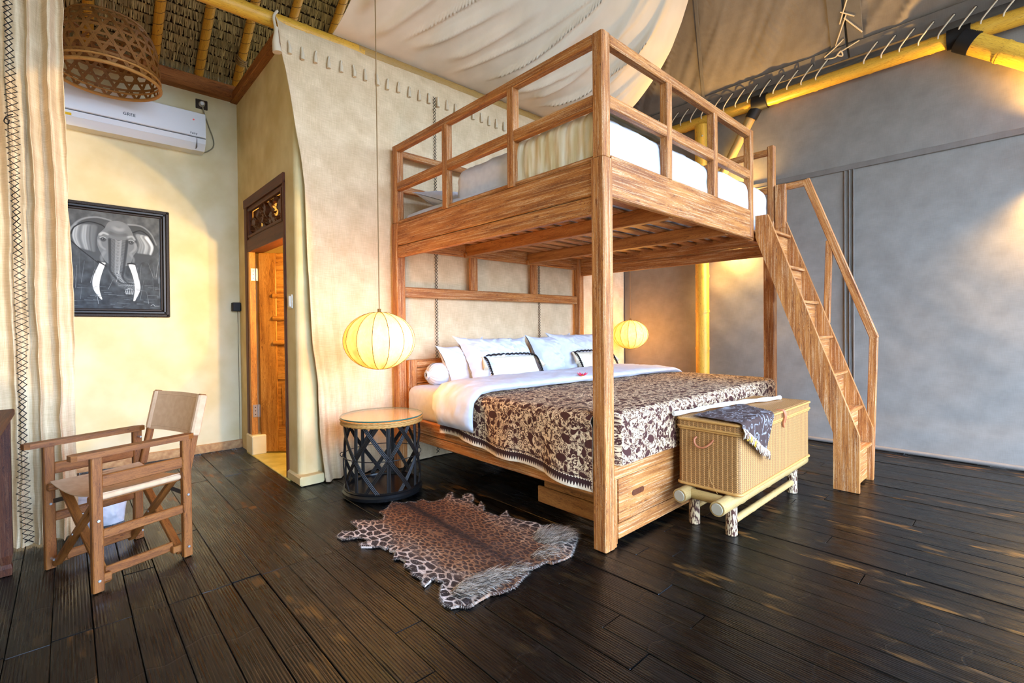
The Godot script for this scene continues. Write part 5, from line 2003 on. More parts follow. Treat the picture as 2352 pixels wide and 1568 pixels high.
	for side in [1.0, -1.0]:
		P = PackedVector3Array()
		U = PackedVector2Array()
		for j in nv:
			var v := lerpf(1.0, -1.0, j / (nv - 1.0))
			for i in nu:
				var s := 3.05 * i / (nu - 1.0)
				var p := Vector3(spl(s, tx), spl(s, ty), 0)
				var p1 := Vector3(spl(s - 0.05, tx), spl(s - 0.05, ty), 0)
				var p2 := Vector3(spl(s + 0.05, tx), spl(s + 0.05, ty), 0)
				var nn := Vector3(-(p2 - p1).y, (p2 - p1).x, 0).normalized()
				var front := lerpf(-1.06, -0.90, clampf((s - 0.3) / 2.4, 0, 1)) + 0.012 * sin(s * 5.0)
				var rear := lerpf(-1.50, -1.60, clampf(s / 0.6, 0, 1))
				if s < 0.3:
					front += (0.3 - s) * 0.10
					rear += (0.3 - s) * 0.14 * (1.0 if s < 0.1 else 0.5)
				p.z = lerpf(rear, front, v * 0.5 + 0.5)
				var th := 0.034 * pow(maxf(0.0, 1.0 - pow(absf(v), 5)), 0.5)
				th *= pow(clampf(minf(s, 3.05 - s) / 0.07, 0.0, 1.0), 0.5)
				var c := 0.012 * f.get_noise_3d(s * 3.5, p.z * 4.0, 2.0) + 0.006 * f.get_noise_3d(s * 9.0, p.z * 7.0, 5.0)
				c *= clampf(th / 0.03, 0, 1)
				p += nn * (th * side + c + 0.014)
				P.append(p)
				U.append(Vector2(s, p.z))
		du.grid(P, nu, nv, U, side < 0)
	var dv := part("duvet", du, M.white)
	tag(dv, "white duvet folded back across the bed above the batik coverlet", "duvet")
	# frangipani flower
	var fl := thing("flower", Vector3(1.06, 0.80, -1.0), "small pink flower lying on the folded white duvet", "flower")
	for i in 5:
		var P3 := PackedVector3Array()
		var U3 := PackedVector2Array()
		var a := TAU * i / 5.0
		for j in 7:
			for k in 5:
				var u := j / 6.0
				var v := lerpf(-1, 1, k / 4.0)
				var ww := 0.018 * sin(PI * pow(u, 0.7))
				var p := Vector3(0.045 * u, 0.012 + 0.02 * u * u - 0.006 * v * v, ww * v)
				P3.append(p.rotated(Vector3.UP, a))
				U3.append(Vector2(u, v))
		var pb := MB.new()
		pb.sheet(P3, 5, 7, U3, 0.002)
		part("petal", pb, M.flower, fl)
	var hc := MB.new()
	hc.lathe(Vector3.ZERO, [Vector2(0.008, 0.002), Vector2(0.011, 0.012), Vector2(0.002, 0.02)], 10)
	part("heart", hc, M.yellow_sticker, fl)


func build_upper_bedding() -> void:
	var m1 := part("mattress", soft_box(Vector3(0.056, 2.026, -2.14), Vector3(1.455, 2.20, -0.13), 0.06, 22, 0.004, 61), M.white)
	tag(m1, "left white mattress on the upper deck of the loft bed", "mattress", "mattresses on the upper deck")
	var m2 := part("mattress", soft_box(Vector3(1.475, 2.026, -2.14), Vector3(2.46, 2.20, -0.13), 0.06, 22, 0.004, 62), M.white)
	tag(m2, "right white mattress on the upper deck beside the stair opening", "mattress", "mattresses on the upper deck")
	var d1 := part("duvet", soft_box(Vector3(0.066, 2.05, -1.44), Vector3(1.46, 2.415, -0.060), 0.12, 40, 0.012, 63), M.white)
	tag(d1, "thick folded white duvet on the left upper mattress under the blanket", "duvet", "duvets on the upper deck")
	var d2 := part("duvet", soft_box(Vector3(1.475, 2.04, -1.44), Vector3(2.462, 2.40, -0.020), 0.12, 30, 0.010, 64), M.white)
	tag(d2, "thick folded white duvet on the right upper mattress by the stair", "duvet", "duvets on the upper deck")
	var P := PackedVector3Array()
	var U := PackedVector2Array()
	var f := FastNoiseLite.new()
	f.seed = 65
	f.frequency = 1.0
	var nu := 70
	var nv := 44
	for j in nv:
		var z := lerpf(-0.10, -0.79, j / (nv - 1.0))
		for i in nu:
			var s := i / (nu - 1.0) * 1.0
			var p := Vector3(0, 0, z)
			if s < 0.20:
				p = Vector3(0.046, 2.125 + s, z)
			elif s < 0.36:
				var a := (s - 0.20) / 0.16 * PI / 2
				p = Vector3(0.046 + 0.115 * (1.0 - cos(a)), 2.325 + 0.113 * sin(a), z)
			else:
				p = Vector3(0.161 + (s - 0.36), 2.438, z)
			var rip := 0.007 * sin(z * 70.0 + 4.0 * f.get_noise_2d(s * 2.0, z * 2.0)) + 0.012 * f.get_noise_2d(s * 4.0, z * 5.0)
			p += Vector3(-1 if s < 0.28 else 0, 0 if s < 0.2 else 1, 0) * rip * 0.6
			P.append(p)
			U.append(Vector2(z, s))
	var mb := MB.new()
	mb.sheet(P, nu, nv, U, 0.006)
	var bk := part("blanket", mb, M.blanket)
	tag(bk, "cream ribbed cotton blanket over the foot of the left upper mattress", "blanket")
	var pw := part("pillow", pillow(0.62, 0.42, 0.15, 66, 0.012), M.white)
	place(pw, Vector3(0.46, 2.315, -1.90), Vector3(-70, 0, 4))
	tag(pw, "white pillow lying at the head of the upper deck mattress", "pillow")


func build_stair() -> void:
	var st := thing("loft_stair", Vector3(2.05, 0, 0), "steep teak stair with one handrail leading up to the loft bed", "stair")
	var zf := func(y: float) -> float: return 0.700 if y < 0.41 else lerpf(0.700, 0.095, (y - 0.41) / (2.098 - 0.41))
	var outl := PackedVector2Array([Vector2(0.70, 0), Vector2(0.70, 0.41), Vector2(0.095, 2.098), Vector2(0.003, 2.10), Vector2(0.003, 1.923), Vector2(0.541, 0.412), Vector2(0.541, 0)])
	for x in [0.0, 0.43]:
		var mb := MB.new()
		mb.off = Vector2(rng.randf() * 3, rng.randf() * 3)
		mb.prism(Vector3(x, 0, 0), Vector3(0, 0, 1), Vector3(0, 1, 0), outl.duplicate(), -0.03)
		part("stringer", mb, M.teak, st)
	for y in [0.295, 0.575, 0.845, 1.12, 1.40, 1.68, 1.975]:
		var z: float = zf.call(y)
		part("tread", boxm(Vector3(0.031, y - 0.022, z - 0.15), Vector3(0.429, y, z - 0.004), 0.004), M.teak, st)
		var y0: float = 0.02 if y < 0.4 else y - 0.255
		part("riser", boxm(Vector3(0.031, y0, z - 0.052), Vector3(0.429, y - 0.022, z - 0.034), 0.003), M.teak, st)
	part("newel", boxm(Vector3(0.426, 2.05, 0.006), Vector3(0.468, 2.43, 0.092), 0.006), M.teak, st)
	var hx := 0.47
	var h := Vector3(1, 0, 0)
	var rail := func(a: Vector3, b: Vector3, w: float, t: float) -> void: part("handrail", barm(a, b, t, w, h.cross(b - a).normalized(), 0.005), M.teak, st)
	rail.call(Vector3(hx, 2.405, 0.05), Vector3(hx, 2.41, 0.262), 0.055, 0.03)
	rail.call(Vector3(hx, 2.435, 0.235), Vector3(hx, 1.10, 0.705), 0.058, 0.032)
	rail.call(Vector3(hx, 1.13, 0.70), Vector3(hx, 0.0, 0.672), 0.055, 0.03)
	rail.call(Vector3(hx, 1.90, 0.405), Vector3(hx, 1.22, 0.385), 0.048, 0.028)


func rounded_ring(x0: float, x1: float, z0: float, z1: float, r: float) -> PackedVector2Array:
	var out := PackedVector2Array()
	for c in [[x1 - r, z1 - r, 0.0], [x0 + r, z1 - r, 0.25], [x0 + r, z0 + r, 0.5], [x1 - r, z0 + r, 0.75]]:
		for i in 7:
			var a: float = TAU * (c[2] + 0.25 * i / 6.0)
			out.append(Vector2(c[0] + r * cos(a), c[1] + r * sin(a)))
	out.append(out[0])
	return out


func ring_wall(mb: MB, ring: PackedVector2Array, y0: float, y1: float) -> void:
	var P := PackedVector3Array()
	var U := PackedVector2Array()
	for y in [y1, y0]:
		var s := 0.0
		for i in ring.size():
			if i > 0:
				s += (ring[i] - ring[i - 1]).length()
			P.append(Vector3(ring[i].x, y, ring[i].y))
			U.append(Vector2(s, -y))
	var b := mb.v.size()
	mb.grid(P, ring.size(), 2, U, true, true)


func flat_cap(mb: MB, ring: PackedVector2Array, y: float, up: bool) -> void:
	var c := Vector2.ZERO
	for i in ring.size() - 1:
		c += ring[i] / (ring.size() - 1)
	for i in ring.size() - 1:
		var a := ring[i]
		var b := ring[i + 1]
		var A := Vector3(a.x, y, a.y)
		var B := Vector3(b.x, y, b.y)
		var Cc := Vector3(c.x, y, c.y)
		if up:
			mb.tri(Cc, B, A, c, b, a)
		else:
			mb.tri(Cc, A, B, c, a, b)


func build_trunk() -> void:
	# bamboo bench
	var be := thing("bamboo_bench", Vector3(0, 0, 0), "low bamboo bench standing at the foot of the bed under the trunk", "bench")
	for q in [[0.515, 0.365], [0.565, 0.118]]:
		var po := bamboo_pole(Vector3(q[0], 0.205, q[1]), Vector3(1.96, 0.205, q[1]), 0.041, M.bamboo_white, "long_pole", be)
		var cut := MB.new()
		cut.lathe(Vector3.ZERO, [Vector2(0.0, 0.004), Vector2(0.030, 0.004), Vector2(0.033, 0.001)], 24)
		var c := part("cut_end", cut, M.bamboo_cut, po)
		c.rotation.z = PI / 2
		c.position = Vector3(q[0] - 0.0015, 0.205, q[1])
	for q in [[0.732, 0.352], [0.738, 0.125], [1.757, 0.358], [1.757, 0.125]]:
		var lg := MB.new()
		lg.off = Vector2(rng.randf(), rng.randf())
		lg.tube(PackedVector3Array([Vector3(q[0], 0, q[1]), Vector3(q[0], 0.1, q[1]), Vector3(q[0], 0.175, q[1])]), PackedFloat32Array([0.033, 0.032, 0.032]), 16)
		part("leg", lg, M.bamboo_spot, be)
	bamboo_pole(Vector3(0.765, 0.075, 0.356), Vector3(1.73, 0.075, 0.358), 0.020, M.bamboo_white, "stretcher", be)
	bamboo_pole(Vector3(0.765, 0.10, 0.125), Vector3(1.73, 0.10, 0.125), 0.018, M.bamboo_white, "stretcher", be)
	for x in [0.66, 1.85]:
		part("cross_piece", rodm(Vector3(x, 0.205, 0.14), Vector3(x, 0.205, 0.34), 0.03, 14), M.bamboo_pale, be)
	for i in 14:
		part("seat_slat", boxm(Vector3(0.70 + i * 0.081, 0.220, 0.13), Vector3(0.765 + i * 0.081, 0.232, 0.35), 0.003), M.old_wood, be)
	# wicker trunk
	var tr := thing("wicker_trunk", Vector3.ZERO, "long lidded wicker trunk standing on the bamboo bench", "trunk")
	var x0 := 0.672
	var x1 := 1.905
	var z0 := 0.055
	var z1 := 0.425
	var body := MB.new()
	var ring := rounded_ring(x0, x1, z0, z1, 0.025)
	ring_wall(body, ring, 0.247, 0.592)
	flat_cap(body, ring, 0.247, false)
	flat_cap(body, rounded_ring(x0 + 0.012, x1 - 0.012, z0 + 0.012, z1 - 0.012, 0.02), 0.59, true)
	part("body", body, M.wicker, tr)
	var lid := MB.new()
	var lr := rounded_ring(x0 - 0.006, x1 + 0.006, z0 - 0.006, z1 + 0.006, 0.028)
	ring_wall(lid, lr, 0.598, 0.648)
	flat_cap(lid, lr, 0.598, false)
	var ld := rounded_ring(x0 + 0.004, x1 - 0.004, z0 + 0.004, z1 - 0.004, 0.02)
	for i in lr.size() - 1:
		lid.quad(Vector3(lr[i + 1].x, 0.648, lr[i + 1].y), Vector3(lr[i].x, 0.648, lr[i].y), Vector3(ld[i].x, 0.656, ld[i].y), Vector3(ld[i + 1].x, 0.656, ld[i + 1].y), Rect2(0, 0, 0.02, 0.02))
	flat_cap(lid, ld, 0.656, true)
	var ldn := part("lid", lid, M.wicker, tr)
	for q in [[0.590, 0.007, 0.002], [0.602, 0.007, 0.007], [0.646, 0.008, 0.007], [0.254, 0.009, 0.003]]:
		var rp := PackedVector3Array()
		for p in rounded_ring(x0 - q[2], x1 + q[2], z0 - q[2], z1 + q[2], 0.028):
			rp.append(Vector3(p.x, q[0], p.y))
		var rb := MB.new()
		rb.tube(rp, PackedFloat32Array([q[1]]), 8, false, true)
		part("braided_rim", rb, M.cane_light, tr)
	var st := MB.new()
	st.tube(spline([Vector3(1.32, 0.655, 0.40), Vector3(1.325, 0.655, 0.435), Vector3(1.33, 0.62, 0.446), Vector3(1.335, 0.57, 0.436), Vector3(1.35, 0.545, 0.435)], 5), PackedFloat32Array([0.007]), 8)
	st.tube(spline([Vector3(1.34, 0.655, 0.41), Vector3(1.35, 0.65, 0.437), Vector3(1.352, 0.61, 0.446), Vector3(1.356, 0.575, 0.437)], 5), PackedFloat32Array([0.006]), 8)
	part("leather_strap", st, M.leather, tr)
	var hd := MB.new()
	hd.tube(spline([Vector3(x0 - 0.002, 0.548, 0.175), Vector3(x0 - 0.018, 0.535, 0.168), Vector3(x0 - 0.024, 0.508, 0.175), Vector3(x0 - 0.022, 0.492, 0.20), Vector3(x0 - 0.02, 0.50, 0.235), Vector3(x0 - 0.008, 0.525, 0.262), Vector3(x0, 0.545, 0.275)], 5), PackedFloat32Array([0.006]), 8)
	part("leather_handle", hd, M.leather, tr)
	var ls := MB.new()
	ls.tube(spline([Vector3(x0 - 0.006, 0.40, 0.262), Vector3(x0 - 0.012, 0.36, 0.258), Vector3(x0 - 0.014, 0.31, 0.262), Vector3(x0 - 0.016, 0.275, 0.285), Vector3(x0 - 0.03, 0.246, 0.31)], 5), PackedFloat32Array([0.0015]), 5)
	part("loose_strand", ls, M.cane_light, tr)
	# the shawl over the trunk's corner
	var nu := 36
	var nv := 36
	var P := PackedVector3Array()
	var U := PackedVector2Array()
	var A := Vector2(0.72, 0.13)
	var B := Vector2(1.34, 0.17)
	var Cc := Vector2(1.0, 0.655)
	var Dd := Vector2(0.655, 0.47)
	var f := FastNoiseLite.new()
	f.seed = 71
	f.frequency = 1.0
	var fold := func(q: Vector2) -> Vector3:
		var e := 0.442
		var r := 0.022
		var lift: float = 0.670 + 0.005 * f.get_noise_2d(q.x * 12.0, q.y * 12.0)
		if q.y < e - r:
			return Vector3(q.x, lift, q.y)
		if q.y < e + r:
			var a := (q.y - e + r) / (2 * r) * PI / 2
			return Vector3(q.x, lift - r * (1.0 - cos(a)), e - r + (r + 0.006) * sin(a))
		return Vector3(q.x, lift - r - (q.y - e - r), e + 0.006 + 0.012 * absf(f.get_noise_2d(q.x * 9.0, 3.0)) * clampf((q.y - e) * 8.0, 0, 1))
	for j in nv:
		for i in nu:
			var u := i / (nu - 1.0)
			var v := 1.0 - j / (nv - 1.0)
			var q := A.lerp(B, u).lerp(Dd.lerp(Cc, u), v)
			P.append(fold.call(q))
			U.append(q)
	var mb := MB.new()
	mb.sheet(P, nu, nv, U, 0.004)
	var sh := thing("shawl", Vector3.ZERO, "dark woven shawl with pale scrolls and fringe hanging over the trunk corner", "shawl")
	part("cloth", mb, M.throw, sh)
	var fr := MB.new()
	var r := RandomNumberGenerator.new()
	r.seed = 5
	for i in 62:
		var k := i / 61.0
		var q := Dd.lerp(Cc, k)
		var base: Vector3 = fold.call(q) + Vector3(0, 0, 0.004)
		for m in 5:
			fr.col = [Color(0.62, 0.50, 0.34), Color(0.75, 0.66, 0.5), Color(0.30, 0.18, 0.10), Color(0.16, 0.09, 0.06)][r.randi() % 4]
			if k > 0.12 and k < 0.2 or k > 0.36 and k < 0.42:
				fr.col = Color(0.62, 0.34, 0.04)
			var L := r.randf_range(0.035, 0.06)
			var d := Vector3(r.randf_range(-0.6, 0.4), -1.0, r.randf_range(0.0, 0.4)).normalized() * L
			fr.tube(PackedVector3Array([base, base + d * 0.5 + Vector3(r.randf_range(-0.006, 0.006), 0, 0.008), base + d]), PackedFloat32Array([0.003, 0.0045, 0.0012]), 5, false)
	tag(part("fringe", fr, M.fringe, sh), "", "", "", "stuff")
	var sk := MB.new()
	var sp := spline([Vector3(0.625, 0.676, 0.050), Vector3(0.80, 0.680, 0.090), Vector3(0.98, 0.684, 0.112), Vector3(1.2, 0.688, 0.165), Vector3(1.42, 0.680, 0.190), Vector3(1.62, 0.676, 0.235), Vector3(1.80, 0.672, 0.262)], 6)
	var sr := PackedFloat32Array()
	for i in sp.size():
		sr.append((0.0125 + 0.0025 * sin(i * 0.9) + 0.002 * i / sp.size()))
	sk.tube(sp, sr, 12)
	var stick := part("driftwood_stick", sk, M.driftwood)
	tag(stick, "bleached white driftwood stick lying across the shawl on the trunk", "stick")


const RUG := "-958,-1205 -908,-1245 -865,-1189 -819,-1205 -805,-1353 -761,-1327 -724,-1275 -645,-1232 -605,-1298 -601,-1367 -538,-1380 -451,-1475 -411,-1395 -365,-1391 -342,-1348 -278,-1370 -272,-1281 -216,-1268 -151,-1268 -70,-1344 -40,-1337 -102,-1242 -73,-1171 -8,-1238 42,-1212 -4,-1126 -61,-1098 -86,-982 -7,-1045 -38,-974 -111,-894 -97,-808 -85,-762 8,-797 -46,-724 -41,-650 -15,-593 8,-521 2,-463 -44,-446 10,-395 47,-329 86,-291 73,-245 -26,-187 -157,-111 -206,-111 -290,-123 -301,-156 -393,-155 -448,-187 -442,-139 -479,-134 -579,-94 -661,-100 -705,-124 -772,-120 -832,-111 -862,-148 -894,-162 -905,-204 -879,-272 -819,-341 -791,-342 -812,-382 -808,-427 -833,-411 -881,-390 -877,-424 -856,-443 -864,-500 -862,-539 -843,-563 -855,-618 -824,-655 -830,-707 -854,-730 -810,-784 -828,-826 -795,-871 -832,-855 -832,-907 -874,-934 -918,-976 -904,-1015 -856,-1009 -848,-1043 -867,-1103 -915,-1121 -952,-1143"


func build_rug() -> void:
	var out := PackedVector2Array()
	for s in RUG.split(" "):
		var q := s.split(",")
		out.append(Vector2(float(q[0]), float(q[1])) / 1000.0)
	# keep the skin clear of the near post
	for i in out.size():
		if out[i].y > -0.4 and out[i].x > -0.03:
			out[i].x = minf(out[i].x, 0.06)
	var lo := Vector2(-0.97, -1.48)
	var hi := Vector2(0.10, -0.08)
	var root := thing("leopard_skin_rug", Vector3.ZERO, "spotted leopard skin rug lying on the floor beside the bed", "rug")
	var mb := MB.new()
	# fill with a fine grid clipped to the outline, plus a skirt along the outline
	var cell := 0.018
	var f := FastNoiseLite.new()
	f.seed = 81
	f.frequency = 1.0
	var bump_ := func(p: Vector2) -> float:
		return 0.010 + 0.010 * maxf(0.0, f.get_noise_2d(p.x * 4.0, p.y * 4.0)) + 0.004 * f.get_noise_2d(p.x * 22.0, p.y * 22.0)
	var nx := int((hi.x - lo.x) / cell) + 1
	var nz := int((hi.y - lo.y) / cell) + 1
	for j in nz:
		for i in nx:
			var c := lo + Vector2(i, j) * cell
			var sq := PackedVector2Array([c, c + Vector2(cell, 0), c + Vector2(cell, cell), c + Vector2(0, cell)])
			var mid := c + Vector2(cell, cell) / 2
			var polys: Array
			var inside := 0
			for p in sq:
				if Geometry2D.is_point_in_polygon(p, out):
					inside += 1
			if inside == 4:
				polys = [sq]
			elif inside == 0 and not Geometry2D.is_point_in_polygon(mid, out):
				continue
			else:
				polys = Geometry2D.intersect_polygons(sq, out)
			for poly in polys:
				var b := mb.v.size()
				for p in poly:
					var e := 0.006
					var h: float = bump_.call(p)
					var gx: float = (bump_.call(p + Vector2(e, 0)) - h) / e
					var gz: float = (bump_.call(p + Vector2(0, e)) - h) / e
					mb.vert(Vector3(p.x, h, p.y), Vector3(-gx, 1, -gz).normalized(), (p - lo) / (hi - lo))
				for k in range(1, poly.size() - 1):
					var A: Vector2 = poly[k] - poly[0]
					var B: Vector2 = poly[k + 1] - poly[0]
					if A.cross(B) > 0:
						mb.ix.append_array([b, b + k, b + k + 1])
					else:
						mb.ix.append_array([b, b + k + 1, b + k])
	for i in out.size():
		var a := out[i]
		var b := out[(i + 1) % out.size()]
		mb.quad(Vector3(a.x, 0, a.y), Vector3(b.x, 0, b.y), Vector3(b.x, bump_.call(b), b.y), Vector3(a.x, bump_.call(a), a.y), Rect2((a - lo) / (hi - lo), Vector2(0.002, 0.002)))
	part("pelt", mb, M.pelt, root)
	# hair: a short fringe along the edge, long pale tufts on the two haunches
	var r := RandomNumberGenerator.new()
	r.seed = 9
	var hb := MB.new()
	var blade := func(p: Vector3, d: Vector3, w: float, c: Color) -> void:
		var s := d.cross(Vector3.UP).normalized() * w
		hb.col = c
		var m := p + d * 0.5 + Vector3(0, d.length() * 0.12, 0)
		hb.quad(p - s, p + s, m + s * 0.7, m - s * 0.7)
		hb.tri(m - s * 0.7, m + s * 0.7, p + d)
	for i in out.size():
		var a := out[i]
		var b := out[(i + 1) % out.size()]
		var nn := Vector2((b - a).y, -(b - a).x).normalized()
		if Geometry2D.is_point_in_polygon((a + b) / 2 + nn * 0.004, out):
			nn = -nn
		for k in int((b - a).length() / 0.0016):
			var q := a.lerp(b, r.randf()) - nn * 0.006
			var d := Vector3(nn.x, 0, nn.y).rotated(Vector3.UP, r.randf_range(-0.7, 0.7)) * r.randf_range(0.008, 0.024)
			var g := r.randf_range(0.2, 0.75)
			blade.call(Vector3(q.x, r.randf_range(0.004, 0.014), q.y), d + Vector3(0, -0.003, 0), 0.0009, Color(g, g * 0.84, g * 0.68) if r.randf() < 0.8 else Color(0.08, 0.05, 0.03))
	for t in [[Vector2(-0.70, -0.225), Vector2(0.15, 0.07), 2300, Vector2(0.55, 0.85)], [Vector2(-0.07, -0.335), Vector2(0.11, 0.11), 2000, Vector2(0.75, 0.65)], [Vector2(-0.5, -0.20), Vector2(0.08, 0.05), 300, Vector2(0.5, 0.85)], [Vector2(-0.25, -0.22), Vector2(0.09, 0.06), 250, Vector2(0.4, 0.9)]]:
		for k in int(t[2]):
			var a := r.randf() * TAU
			var q: Vector2 = t[0] + Vector2(cos(a), sin(a)) * t[1] * sqrt(r.randf())
			if not Geometry2D.is_point_in_polygon(q, out):
				continue
			var d2: Vector2 = t[3].normalized().rotated(r.randf_range(-0.7, 0.7)) * r.randf_range(0.03, 0.085)
			var g := r.randf()
			var c := Color(0.55, 0.46, 0.34).lerp(Color(0.88, 0.80, 0.66), r.randf())
			if g < 0.34:
				c = Color(0.03, 0.027, 0.027)
			elif g < 0.58:
				c = Color(0.34, 0.25, 0.16)
			blade.call(Vector3(q.x, 0.012, q.y), Vector3(d2.x, r.randf_range(0.006, 0.034), d2.y), r.randf_range(0.0008, 0.0016), c)
	for k in 9000:
		var q := lo + (hi - lo) * Vector2(r.randf(), r.randf())
		if not Geometry2D.is_point_in_polygon(q, out):
			continue
		var d2 := Vector2(-0.1, 1.0).rotated(r.randf_range(-0.5, 0.5)) * r.randf_range(0.010, 0.022)
		var side := absf(q.x + 0.43) / 0.5
		var c := Color(0.24, 0.12, 0.05).lerp(Color(0.66, 0.58, 0.5), clampf(side * 1.5 - 0.5, 0, 1)) * r.randf_range(0.4, 1.2)
		blade.call(Vector3(q.x, 0.011 + 0.008 * r.randf(), q.y), Vector3(d2.x, 0.004, d2.y), 0.0008, c)
	tag(part("hair", hb, M.fringe, root), "", "", "", "stuff")


func build_side_table() -> void:
	var t := thing("side_table", Vector3(-0.372, 0, -1.755), "round drum table of black rattan lattice with a glass top", "table")
	var top := MB.new()
	top.lathe(Vector3.ZERO, [Vector2(0.0, 0.522), Vector2(0.270, 0.522), Vector2(0.285, 0.530), Vector2(0.292, 0.546), Vector2(0.290, 0.560), Vector2(0.0, 0.562)], 48)
	part("cane_top", top, M.cane_top, t)
	for q in [[0.530, 0.288, 0.010], [0.556, 0.293, 0.007]]:
		var rb := MB.new()
		var pts := PackedVector3Array()
		for i in 193:
			var a := TAU * i / 192.0
			var rr: float = q[1] + 0.0025 * sin(i * 1.57)
			pts.append(Vector3(rr * cos(a), q[0] + 0.002 * cos(i * 1.57), rr * sin(a)))
		rb.tube(pts, PackedFloat32Array([q[2]]), 8, false, true)
		part("braided_edge", rb, M.cane_light, t)
	var gl := MB.new()
	gl.lathe(Vector3.ZERO, [Vector2(0.0, 0.566), Vector2(0.298, 0.566)], 56)
	gl.lathe(Vector3.ZERO, [Vector2(0.298, 0.576), Vector2(0.0, 0.576)], 56)
	var g := part("glass_top", gl, M.glass, t)
	var ge := MB.new()
	ge.lathe(Vector3.ZERO, [Vector2(0.298, 0.566), Vector2(0.301, 0.569), Vector2(0.301, 0.573), Vector2(0.298, 0.576)], 56)
	part("glass_edge", ge, M.glass_edge, g)
	var base := MB.new()
	base.lathe(Vector3.ZERO, [Vector2(0.0, 0.0), Vector2(0.272, 0.0), Vector2(0.288, 0.012), Vector2(0.290, 0.034), Vector2(0.280, 0.048), Vector2(0.284, 0.058), Vector2(0.272, 0.066), Vector2(0.25, 0.062), Vector2(0.248, 0.05), Vector2(0.0, 0.05)], 48)
	part("base", base, M.black_lacquer, t)
	var strap := func(a0: float, a1: float, rr: float) -> void:
		var mb := MB.new()
		for k in 3:
			var o := (k - 1.0) * 0.0096
			var pts := PackedVector3Array()
			var vert_len := 0.47
			var run: float = absf(a1 - a0) * 0.27
			var L := sqrt(vert_len * vert_len + run * run)
			var sx: float = vert_len / L * o / 0.27
			var sy: float = (-signf(a1 - a0) * run / L * o) if run > 0.01 else 0.0
			for i in 13:
				var q := i / 12.0
				var a := lerpf(a0, a1, q) + sx
				var y := clampf(lerpf(0.055, 0.525, q) + sy, 0.05, 0.53)
				var bow: float = rr + 0.004 * sin(PI * q)
				pts.append(Vector3(bow * cos(a), y, bow * sin(a)))
			mb.tube(pts, PackedFloat32Array([0.0052]), 7, false)
		part("lattice_strap", mb, M.black_cane, t)
	for i in 7:
		var a := TAU * (i + 0.12) / 7.0
		strap.call(a, a, 0.262)
		strap.call(a - 0.62, a + 0.62, 0.2735)
		strap.call(a + 0.62, a - 0.62, 0.268)
	var mr := MB.new()
	mr.tube(ring_pts(Vector3(0, 0.29, 0), Vector3.UP, 0.283, 64), PackedFloat32Array([0.0032]), 6, false, true)
	for i in 7:
		var a := TAU * (i + 0.12) / 7.0
		mr.tube(ring_pts(Vector3(0.287 * cos(a), 0.288, 0.287 * sin(a)), Vector3(-sin(a), 0, cos(a)), 0.016, 16), PackedFloat32Array([0.003]), 6, false, true)
	part("tie_ring", mr, M.black_cane, t)


func build_pendants() -> void:
	for q in [[Vector3(-0.48, 1.129, -1.57), 0.245, "glowing yellow round silk pendant lamp above the drum table"], [Vector3(3.254, 1.102, -1.971), 0.2246, "glowing yellow round silk pendant lamp on the far side of the bed"]]:
		var o := thing("pendant_lamp", q[0], q[2], "lamp", "round silk pendants either side of the bed")
		var R: float = q[1]
		var ry := R * 0.82
		var ribs := 14
		var P := PackedVector3Array()
		var U := PackedVector2Array()
		var nu := ribs * 6
		for j in 25:
			var b := lerpf(PI / 2 - 0.05, -PI / 2 + 0.05, j / 24.0)
			for i in nu + 1:
				var a := TAU * i / nu
				var between := absf(sin(a * ribs / 2.0))
				var r := R * cos(b) * (1.0 - 0.035 * between)
				P.append(Vector3(r * cos(a), ry * sin(b) * (1.0 - 0.01 * between), r * sin(a)))
				U.append(Vector2(float(i) / nu * 3.0, j / 24.0))
		var mb := MB.new()
		mb.grid(P, nu + 1, 25, U, true, true)
		part("silk_shade", mb, M.lamp_shade, o)
		for k in ribs:
			var a := TAU * k / ribs
			var pts := PackedVector3Array()
			for j in 25:
				var b := lerpf(PI / 2 - 0.03, -PI / 2 + 0.03, j / 24.0)
				pts.append(Vector3(R * 1.003 * cos(b) * cos(a), ry * 1.003 * sin(b), R * 1.003 * cos(b) * sin(a)))
			var rb := MB.new()
			rb.tube(pts, PackedFloat32Array([0.0019]), 5, false)
			part("rib", rb, M.lamp_rib, o)
		part("cap", rodm(Vector3(0, ry - 0.004, 0), Vector3(0, ry + 0.022, 0), 0.012), M.lamp_rib, o)
		part("cord", rodm(Vector3(0, ry, 0), Vector3(0, 5.86 - q[0].y if q[0].x < 0 else 0.95, 0), 0.0042, 6), M.cord, o)
		if q[0].x > 0:
			part("wall_bracket", rodm(Vector3(0, 0.95, 0.01), Vector3(0, 0.95, -0.36), 0.008, 8), M.brown_metal, o)
		lamp(OmniLight3D.new(), Vector3.ZERO, 2.3, Color(1.0, 0.68, 0.26), 0.12, o)


